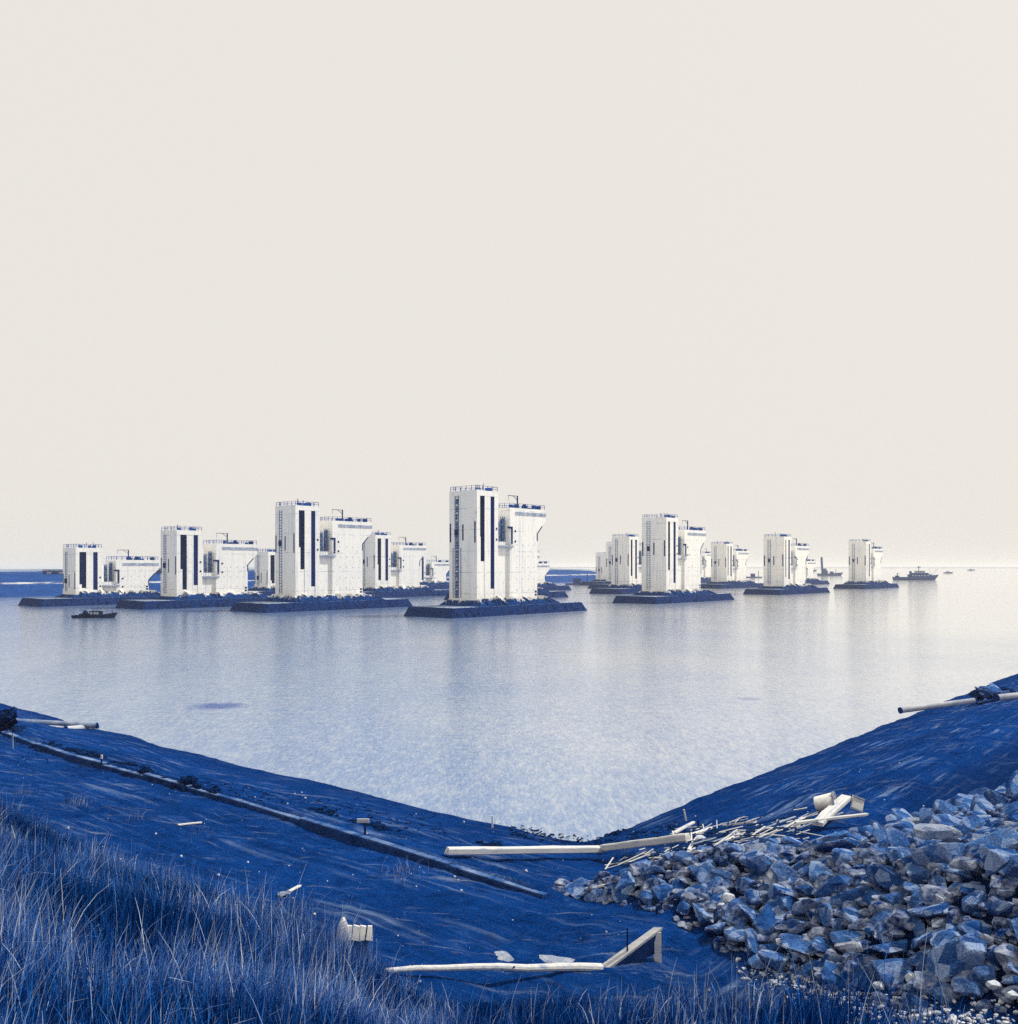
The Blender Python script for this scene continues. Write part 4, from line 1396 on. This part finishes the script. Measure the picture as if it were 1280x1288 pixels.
beam((562, 1078), (756, 1080), 0.30, 0.24, "white_wood", "timber_beam", "long white timber beam reaching over the end of the retaining edge", za=0.08, zb=0.25)
beam((758, 1080), (866, 1072), 0.30, 0.26, "white_wood", "timber_beam", "white timber beam continuing the long one to the driftwood pile", za=0.28, zb=0.40)
G = "driftwood planks beside the rock heap"
DW = "loose pale driftwood plank in the pile at the heap's edge"
for (a, b, w, m) in (((796, 1098), (868, 1084), 0.24, "white_wood"), ((832, 1087), (880, 1083), 0.22, "white_wood"), ((848, 1053), (872, 1044), 0.22, "white_wood"),
                     ((870, 1058), (894, 1047), 0.20, "white_wood"), ((912, 1044), (950, 1041), 0.26, "white_wood"), ((893, 1062), (930, 1053), 0.14, "grey_wood"),
                     ((905, 1063), (930, 1054), 0.16, "white_wood"), ((900, 1075), (945, 1068), 0.14, "white_wood"), ((880, 1080), (945, 1073), 0.12, "white_wood"),
                     ((870, 1070), (900, 1060), 0.12, "grey_wood"), ((866, 1075), (878, 1060), 0.14, "white_wood"), ((920, 1058), (950, 1050), 0.10, "grey_wood"),
                     ((950, 1052), (1000, 1037), 0.12, "grey_wood"), ((970, 1046), (1015, 1030), 0.12, "grey_wood"), ((985, 1045), (1030, 1030), 0.10, "white_wood"),
                     ((735, 1122), (770, 1116), 0.20, "white_wood"), ((812, 1062), (850, 1060), 0.10, "grey_wood"), ((930, 1066), (970, 1058), 0.10, "grey_wood"), ((990, 1051), (1060, 1033), 0.10, "grey_wood"),
                     ((885, 1052), (915, 1050), 0.10, "dark_wood"), ((845, 1062), (870, 1056), 0.12, "dark_wood"), ((940, 1047), (985, 1038), 0.12, "dark_wood"), ((900, 1056), (950, 1060), 0.10, "dark_wood"), ((860, 1066), (900, 1068), 0.10, "dark_wood")):
    beam(a, b, w * 0.75, w * 0.35, m, "driftwood_plank", {"white_wood": DW, "grey_wood": "weathered grey driftwood plank in the pile at the heap's edge", "dark_wood": "dark wet driftwood plank in the pile at the heap's edge"}[m], "plank", G + (" " + m.split("_")[0]), za=rng.uniform(0.03, 0.25), zb=rng.uniform(0.05, 0.3))
beam((1028, 1046), (1064, 1022), 0.40, 0.16, "white_wood", "timber_beam", "broad white board propped against the white bucket", "board", za=0.2, zb=0.5)
beam((1000, 1052), (1090, 1040), 0.12, 0.10, "white_wood", "timber_beam", "thin long white lath lying in front of the white bucket", "lath", za=0.4, zb=0.4)

def bucket():
    p = gp(1040, 1030)
    r = empty("bucket", (p.x, p.y, p.z + 0.35), R(20))
    tag(r, "white bucket lying tipped over on the rocks' upper edge", "bucket")
    sc = p.y / F
    h, ra, rb = 24 * sc, 9 * sc, 12 * sc
    n = 24
    vs, fs = [], []
    for (z, rad) in ((0, ra), (h, rb), (h, rb * 0.93), (0.04, ra * 0.93)):
        for i in range(n):
            an = 2 * math.pi * i / n
            vs.append((z - h * 0.5, math.cos(an) * rad, math.sin(an) * rad + rb * 0.7))
    for k in range(3):
        for i in range(n):
            fs.append((k * n + i, k * n + (i + 1) % n, (k + 1) * n + (i + 1) % n, (k + 1) * n + i))
    fs += [tuple(range(n)), tuple(range(3 * n, 4 * n))]
    o = mesh_obj("bucket_body", vs, fs, M["foam_white"], r, True)
    b = MB()
    for i in range(n):
        a0, a1 = 2 * math.pi * i / n, 2 * math.pi * (i + 1) / n
        b.bar((h * 0.5, math.cos(a0) * rb, math.sin(a0) * rb + rb * 0.7), (h * 0.5, math.cos(a1) * rb, math.sin(a1) * rb + rb * 0.7), 0.05)
    b.build("rim", "grey_wood", r)
    r.rotation_euler = (0, R(-14), R(-28))
bucket()

def white_board():
    p = gp(1078, 1026)
    r = empty("foam_board", (p.x, p.y, p.z + 0.45), R(10))
    tag(r, "small square white board leaning upright beside the bucket", "board")
    s = 9 * p.y / F
    b = MB(); b.box(-s * 0.9, s * 0.9, -0.04, 0.04, -s, s)
    b.build("sheet", "foam_white", r)
    b = MB()
    for z in (-s * 0.85, s * 0.85):
        b.box(-s * 0.92, s * 0.92, -0.07, -0.042, z - 0.03, z + 0.03)
    b.build("batten", "grey_wood", r)
    r.rotation_euler = (R(-18), R(22), R(10))
white_board()

# tilted timber with its post, and the pole in the grass
def tilted_timber():
    p0 = gp(757, 1216)
    Y = p0.y
    def at(px, py, dy=0.0):
        y = Y + dy
        return Vector(((px - 640) / F * y, y, EYE - (py - HOR) / F * y))
    r = empty("tilted_timber", p0, 0)
    tag(r, "heavy white-topped timber tilted up on a post at the end of the long pole", "timber")
    a0, a1 = at(752, 1216) - p0, at(822, 1166, 0.55) - p0
    w = Vector((0.26, -0.02, 0.0))
    dn0, dn1 = Vector((0.0, 0.02, -0.16)), Vector((0, 0.02, -0.50))
    m = MB(); th = Vector((0, 0, -0.06))
    e = Vector((0, 0, 0.004))
    m.hexa([a0 + th, a0 + w + th, a1 + w * 0.8 + th, a1 + th, a0, a0 + w, a1 + w * 0.8, a1])
    o = m.build("top_board", "white_wood", r)
    m = MB()
    s0, s1 = a0 + w * 0.96 + th - e, a1 + w * 0.76 + th - e
    t = Vector((-0.08, 0.02, 0))
    m.hexa([s0 + dn0, s0 + t + dn0, s1 + t + dn1, s1 + dn1, s0, s0 + t, s1 + t, s1])
    o2 = m.build("shaded_side", "edge_wood", r)  # darker wood paints the shade on the side face
    m = MB()
    foot = at(827, 1222, 0.5) - p0
    topp = a1 + w * 0.85 + th
    m.bar(foot, (foot.x, topp.y + 0.03, topp.z - 0.05), 0.17, 0.17)
    o3 = m.build("post", "white_wood", r)
    m = MB(); q = a0.lerp(a1, 0.40) + w * 0.6
    m.bar(q, q + Vector((0, 0, 0.55)), 0.035)
    o4 = m.build("iron_pin", "dark_steel", r)
    for o in (o, o2, o3):
        bm = bmesh.new(); bm.from_mesh(o.data); bmesh.ops.recalc_face_normals(bm, faces=bm.faces); bm.to_mesh(o.data); bm.free()
    # pole
    b0, b1 = gp(485, 1228), gp(758, 1218)
    b0 = gp(485, 1226) + Vector((0, 0, 0.08))
    b1 = at(756, 1217, -0.05)
    o = empty("wooden_pole", b0, 0)
    tag(o, "long pale round pole lying behind the grass, ending at the tilted timber", "pole")
    m = MB()
    n = 8
    pr = b0 - b0
    for i in range(n):
        f0, f1 = i / n, (i + 1) / n
        bend = lambda f: Vector((0, 0, 0.02 * math.sin(f * 7) + 0.015 * math.sin(f * 17) + 0.05 * math.sin(math.pi * f)))
        m.tube((b1 - b0) * f0 + bend(f0), (b1 - b0) * f1 + bend(f1), 0.055 + 0.045 * f0, 0.055 + 0.045 * f1, 10, caps=True)
    m.build("trunk", "white_wood", o)
    m = MB(); m.tube((b1 - b0) * 0.55, (b1 - b0) * 0.57 + Vector((0, -0.1, 0.10)), 0.03, 0.02, 6)
    m.build("knot", "dark_wood", o)
tilted_timber()

def foam_block():
    Y = gp(440, 1196).y
    def at(px, py, dy=0.0):
        y = Y + dy
        return Vector(((px - 640) / F * y, y, EYE - (py - HOR) / F * y))
    p = at(440, 1195); p.z = gz(p.x, p.y)
    # white block
    c = at(451, 1174, -0.1)
    r = empty("cracked_block", (c.x, c.y, c.z), R(8))
    tag(r, "cracked white rectangular block lying in the tall grass", "block")
    sc = Y / F
    hw, hh = 16.5 * sc, 9 * sc
    cuts = [-1.0, -0.52, 0.12, 0.55, 1.0]
    for i in range(4):
        x0, x1 = hw * cuts[i] + 0.004, hw * cuts[i + 1] - 0.004
        d0, d1, zt = rng.uniform(-0.02, 0.02), rng.uniform(-0.03, 0.03), rng.uniform(-0.015, 0.015)
        zb0, zb1 = -hh + rng.uniform(0, 0.05), -hh + rng.uniform(0, 0.05)
        m = MB()
        m.hexa([(x0, -0.12 + d0, zb0), (x1 + d1, -0.12, zb1), (x1 + d1, 0.16, zb1), (x0, 0.16, zb0), (x0 + d1, -0.09, hh + zt), (x1, -0.09, hh - zt), (x1, 0.15, hh - zt), (x0 + d1, 0.15, hh + zt)])
        m.build("piece", "foam_white", r)
    m = MB(); m.box(-hw + 0.03, hw - 0.03, -0.05, 0.12, -hh - 0.30, hh - 0.04); m.build("backing", "edge_wood", r)
    r.rotation_euler = (R(-16), R(4), R(8))
    # curved sheet
    r2 = empty("curved_sheet", at(430, 1178, -0.5), 0)
    tag(r2, "pointed curved pale sheet standing on edge beside the cracked white block", "sheet")
    vs, fs = [], []
    H = 24 * sc
    for i in range(13):
        f = i / 12
        z = -H + 2 * H * f
        w = (8.5 * sc) * math.sin(math.pi * min(1, max(0.02, f * 0.96 + 0.02))) ** 0.7
        sk = (f - 0.5) * 2 * sc
        for (x, y) in ((-w * 0.9 + sk, 0.02), (-w * 0.2 + sk, -0.10), (w + sk, 0.0), (w + sk, 0.03), (-w * 0.2 + sk, -0.07), (-w * 0.9 + sk, 0.05)):
            vs.append((x, y, z))
    for i in range(12):
        for j in range(6):
            fs.append((i * 6 + j, i * 6 + (j + 1) % 6, (i + 1) * 6 + (j + 1) % 6, (i + 1) * 6 + j))
    fs += [tuple(range(5, -1, -1)), tuple(range(72, 78))]
    mesh_obj("sheet", vs, fs, M["foam_white"], r2)
foam_block()

# small litter on the sand near the grass
def litter(px, py, w, h, label):
    p = gp(px, py)
    s = p.y / F
    o = beam((px - w / 2, py + h / 2), (px + w / 2, py - h / 2), 0.10, 0.05, "white_wood", "wood_scrap", label, "wood scrap", None, 0.02, 0.05)
litter(370, 1120, 14, 6, "short pale wood scrap on sand beside the small pale flint")
litter(238, 1038, 28, 2, "thin pale lath lying on the sand before the retaining edge")
lone_rock(355, 1128, 17, PALE_ROCKS[2], "small pale flint on the sand at the edge of the tall grass", "rock", 0.6)
lone_rock(632, 1207, 42, PALE_ROCKS[3], "flat pale sand lump behind the middle of the long pole", "rock", 0.14, lift=0.0)
lone_rock(700, 1211, 44, PALE_ROCKS[4], "low pale sand lump behind the pole, beside the tilted timber", "rock", 0.12, lift=0.0)

# ------------------------------------------------------------------ splintered wood among the planks
def scraps():
    for mt, n, lab in (("white_wood", 120, "pale splinters and laths strewn through the driftwood pile"), ("dark_wood", 150, "dark wet sticks strewn through the driftwood pile")):
        m = MB()
        for i in range(n):
            if rng.random() < 0.7:
                px = rng.uniform(835, 1010); py = 1062 - (px - 835) * 0.10 + rng.normal(0, 9)
            else:
                px = rng.uniform(760, 900); py = 1092 - (px - 760) * 0.12 + rng.normal(0, 6)
            p = gp(px, py)
            a = rng.normal(0.35, 0.5)
            L = rng.uniform(0.2, 1.3)
            d = Vector((math.cos(a), math.sin(a), rng.uniform(-0.08, 0.22))) * L
            z = Vector((0, 0, rng.uniform(0.02, 0.20)))
            w = rng.uniform(0.02, 0.065)
            m.bar(p + z, p + d + z, w, w * rng.uniform(0.3, 0.8))
        o = m.build("wood_splinters", mt)
        tag(o, lab, "driftwood", None, "stuff")
scraps()

# ------------------------------------------------------------------ wrack at the water's corner
def wrack():
    m = MB()
    for i in range(560):
        if i < 300:
            t = rng.random()
            if t < 0.55:
                px = rng.uniform(640, 760); py = 1044 + (px - 640) * 0.20 + rng.normal(0, 4)
            else:
                px = rng.uniform(745, 860); py = 1068 - (px - 745) * 0.27 + rng.normal(0, 4)
        else:
            px = rng.uniform(20, 560); py = 950 + px * 0.175 + rng.normal(-6, 7)
        p = gp(px, py)
        L = rng.uniform(0.04, 0.26)
        a = rng.uniform(0, 6.28)
        d = Vector((math.cos(a), math.sin(a), rng.uniform(-0.1, 0.25))) * L
        m.bar(p + Vector((0, 0, 0.02)), p + d + Vector((0, 0, 0.03)), rng.uniform(0.015, 0.045))
    o = m.build("wrack_line", "clod_earth")
    tag(o, "dark twigs and weed washed up along the shore corner", "wrack", None, "stuff")
wrack()

# ------------------------------------------------------------------ grass
def blades(name, n, lmin, lmax, wid, cols, lean_mu, lean_sd, sampler, segs=3, label="", mat=None, curl=0.35):
    x, y, keep_len = sampler(n)
    n = len(x)
    z = height(x, y)
    L = rng.uniform(lmin, lmax, n) * keep_len
    az = rng.normal(0.1, 0.9, n)               # wind to the right
    lean = np.abs(rng.normal(lean_mu, lean_sd, n))
    flip = rng.random(n) < 0.22
    az = np.where(flip, az + math.pi, az)
    lean = np.where(flip, lean * 0.6, lean)
    dx, dy = np.cos(az), np.sin(az)
    tw = rng.uniform(0, 6.28, n)
    wx, wy = np.cos(tw), np.sin(tw)
    # widths face roughly the open side
    V = np.zeros((n, (segs + 1) * 2, 3))
    for s in range(segs + 1):
        f = s / segs
        bend = lean * (f + curl * f * f)
        hx = L * np.sin(np.clip(bend, 0, 1.5)) * f * 0.9
        hz = L * np.cos(np.clip(bend, 0, 1.5)) * f
        w = wid * (1 - 0.85 * f) * rng.uniform(0.8, 1.3, n) * 0.5
        cx, cy, cz = x + dx * hx, y + dy * hx, z + hz - 0.03
        V[:, 2 * s, :] = np.stack([cx - wx * w, cy - wy * w, cz], 1)
        V[:, 2 * s + 1, :] = np.stack([cx + wx * w, cy + wy * w, cz], 1)
    b = (np.arange(n) * (segs + 1) * 2)[:, None]
    Fq = []
    for s in range(segs):
        Fq.append(np.stack([b[:, 0] + 2 * s, b[:, 0] + 2 * s + 1, b[:, 0] + 2 * s + 3, b[:, 0] + 2 * s + 2], 1))
    Fq = np.stack(Fq, 1).reshape(-1, 4)
    me = bpy.data.meshes.new(name)
    nv, nf = n * (segs + 1) * 2, len(Fq)
    me.vertices.add(nv)
    me.vertices.foreach_set("co", V.reshape(-1).astype(np.float32))
    me.loops.add(nf * 4)
    me.loops.foreach_set("vertex_index", Fq.reshape(-1).astype(np.int32))
    me.polygons.add(nf)
    me.polygons.foreach_set("loop_start", (np.arange(nf) * 4).astype(np.int32))
    me.update(calc_edges=True)
    at = me.attributes.new("tip", 'FLOAT', 'POINT')
    at.data.foreach_set("value", np.tile(np.repeat(np.arange(segs + 1) / segs, 2), n).astype(np.float32))
    at = me.attributes.new("tint", 'FLOAT', 'POINT')
    at.data.foreach_set("value", np.repeat(np.clip(rng.random(n) * 0.85 + 0.10 + 0.9 * fbm(x * 0.9, y * 0.9, 41.0, 3), 0, 1), (segs + 1) * 2).astype(np.float32))
    k = NM(name + "_blade", 0.9, 0.0)
    t = k.attr("tint")["Fac"]
    o = k.node("ShaderNodeValToRGB")
    k.put(o.inputs[0], t)
    cr = o.color_ramp
    cr.elements[0].position, cr.elements[0].color = cols[0]
    cr.elements[1].position, cr.elements[1].color = cols[-1]
    for (p_, c_) in cols[1:-1]:
        e = cr.elements.new(p_); e.color = c_
    dry = k.math('MULTIPLY', k.ramp(k.attr('tip')['Fac'], 0.4, 1.0), k.ramp(t, 0.72, 1.0))
    k.color(k.mix(k.math('MULTIPLY', dry, 0.7), o.outputs[0], (0.32, 0.48, 0.74, 1)))
    me.materials.append(k.m)
    ob = link(bpy.data.objects.new(name, me))
    tag(ob, label, "grass", None, "stuff")
    return ob

def hill_sampler(lo, pw):
    def f(n):
        m = n * 6
        Y = 4.5 + 26 * rng.random(m) ** 1.25
        X = (rng.uniform(-0.64, 0.62, m)) * Y
        dl, dr = dists(X, Y)
        ptch = fbm(X * 0.55, Y * 0.55, 21.0, 3)
        ok = (dl > lo + 2.2 * ptch) & (dl < 31)
        dens = np.clip((dl - lo) / 4.0, 0, 1) ** pw
        # thins out towards the rocks
        side = np.clip((3.0 - X) / 3.6, 0.0, 1) ** 1.2
        ok &= rng.random(m) < dens * side * np.clip(0.75 + ptch * 1.1, 0.1, 1) * (Y / 18.0 + 0.35)
        X, Y = X[ok][:n], Y[ok][:n]
        return X, Y, np.clip(0.75 + 0.9 * fbm(X * 0.4, Y * 0.4, 31.0, 2), 0.45, 1.25)
    return f

blades("grass", 200000, 0.20, 0.58, 0.0085, [(0.0, (0.001, 0.010, 0.05, 1)), (0.45, (0.002, 0.040, 0.20, 1)), (0.8, (0.004, 0.090, 0.42, 1)), (1.0, (0.05, 0.22, 0.62, 1))],
       0.20, 0.22, hill_sampler(20.0, 0.8), label="dense tangled blue grass covering the near dike slope")
blades("dry_grass_stalks", 12000, 0.40, 0.95, 0.0085, [(0.0, (0.012, 0.11, 0.42, 1)), (0.62, (0.02, 0.14, 0.48, 1)), (0.8, (0.58, 0.66, 0.78, 1)), (1.0, (0.82, 0.83, 0.82, 1))],
       0.24, 0.22, hill_sampler(19.5, 0.7), segs=5, label="tall pale dry stalks standing above the near grass", curl=0.15)

def tuft_sampler(n):
    spots = [gp(507, 1100), gp(880, 1255), gp(930, 1275), gp(1000, 1270), gp(90, 1010), gp(170, 1030), gp(250, 1050), gp(30, 1000), gp(840, 1270)]
    i = rng.integers(0, len(spots), n)
    X = np.array([s.x for s in spots])[i] + rng.normal(0, 0.35, n)
    Y = np.array([s.y for s in spots])[i] + rng.normal(0, 0.5, n)
    return X, Y, np.ones(n)
blades("sparse_tufts", 900, 0.2, 0.6, 0.010, [(0.0, (0.006, 0.03, 0.12, 1)), (0.6, (0.05, 0.12, 0.30, 1)), (1.0, (0.5, 0.52, 0.55, 1))],
       0.4, 0.35, tuft_sampler, segs=4, label="sparse grass tufts growing out of the bare sand")

# ------------------------------------------------------------------ haze over the water
def haze():
    b = MB()
    b.box(-42000, 42000, -200, 27000, -9.0, 44.0)
    m = bpy.data.materials.new("haze_air")
    m.use_nodes = True
    n, l = m.node_tree.nodes, m.node_tree.links
    n.clear()
    o = n.new("ShaderNodeOutputMaterial")
    v = n.new("ShaderNodeVolumePrincipled")
    v.inputs["Color"].default_value = (0.86, 0.855, 0.845, 1)
    v.inputs["Density"].default_value = HAZE
    l.new(v.outputs[0], o.inputs["Volume"])
    ob = b.build("haze", m)
    tag(ob, "thin pale sea haze over the whole estuary", "haze", None, "stuff")
HAZE = 0.00016
haze()
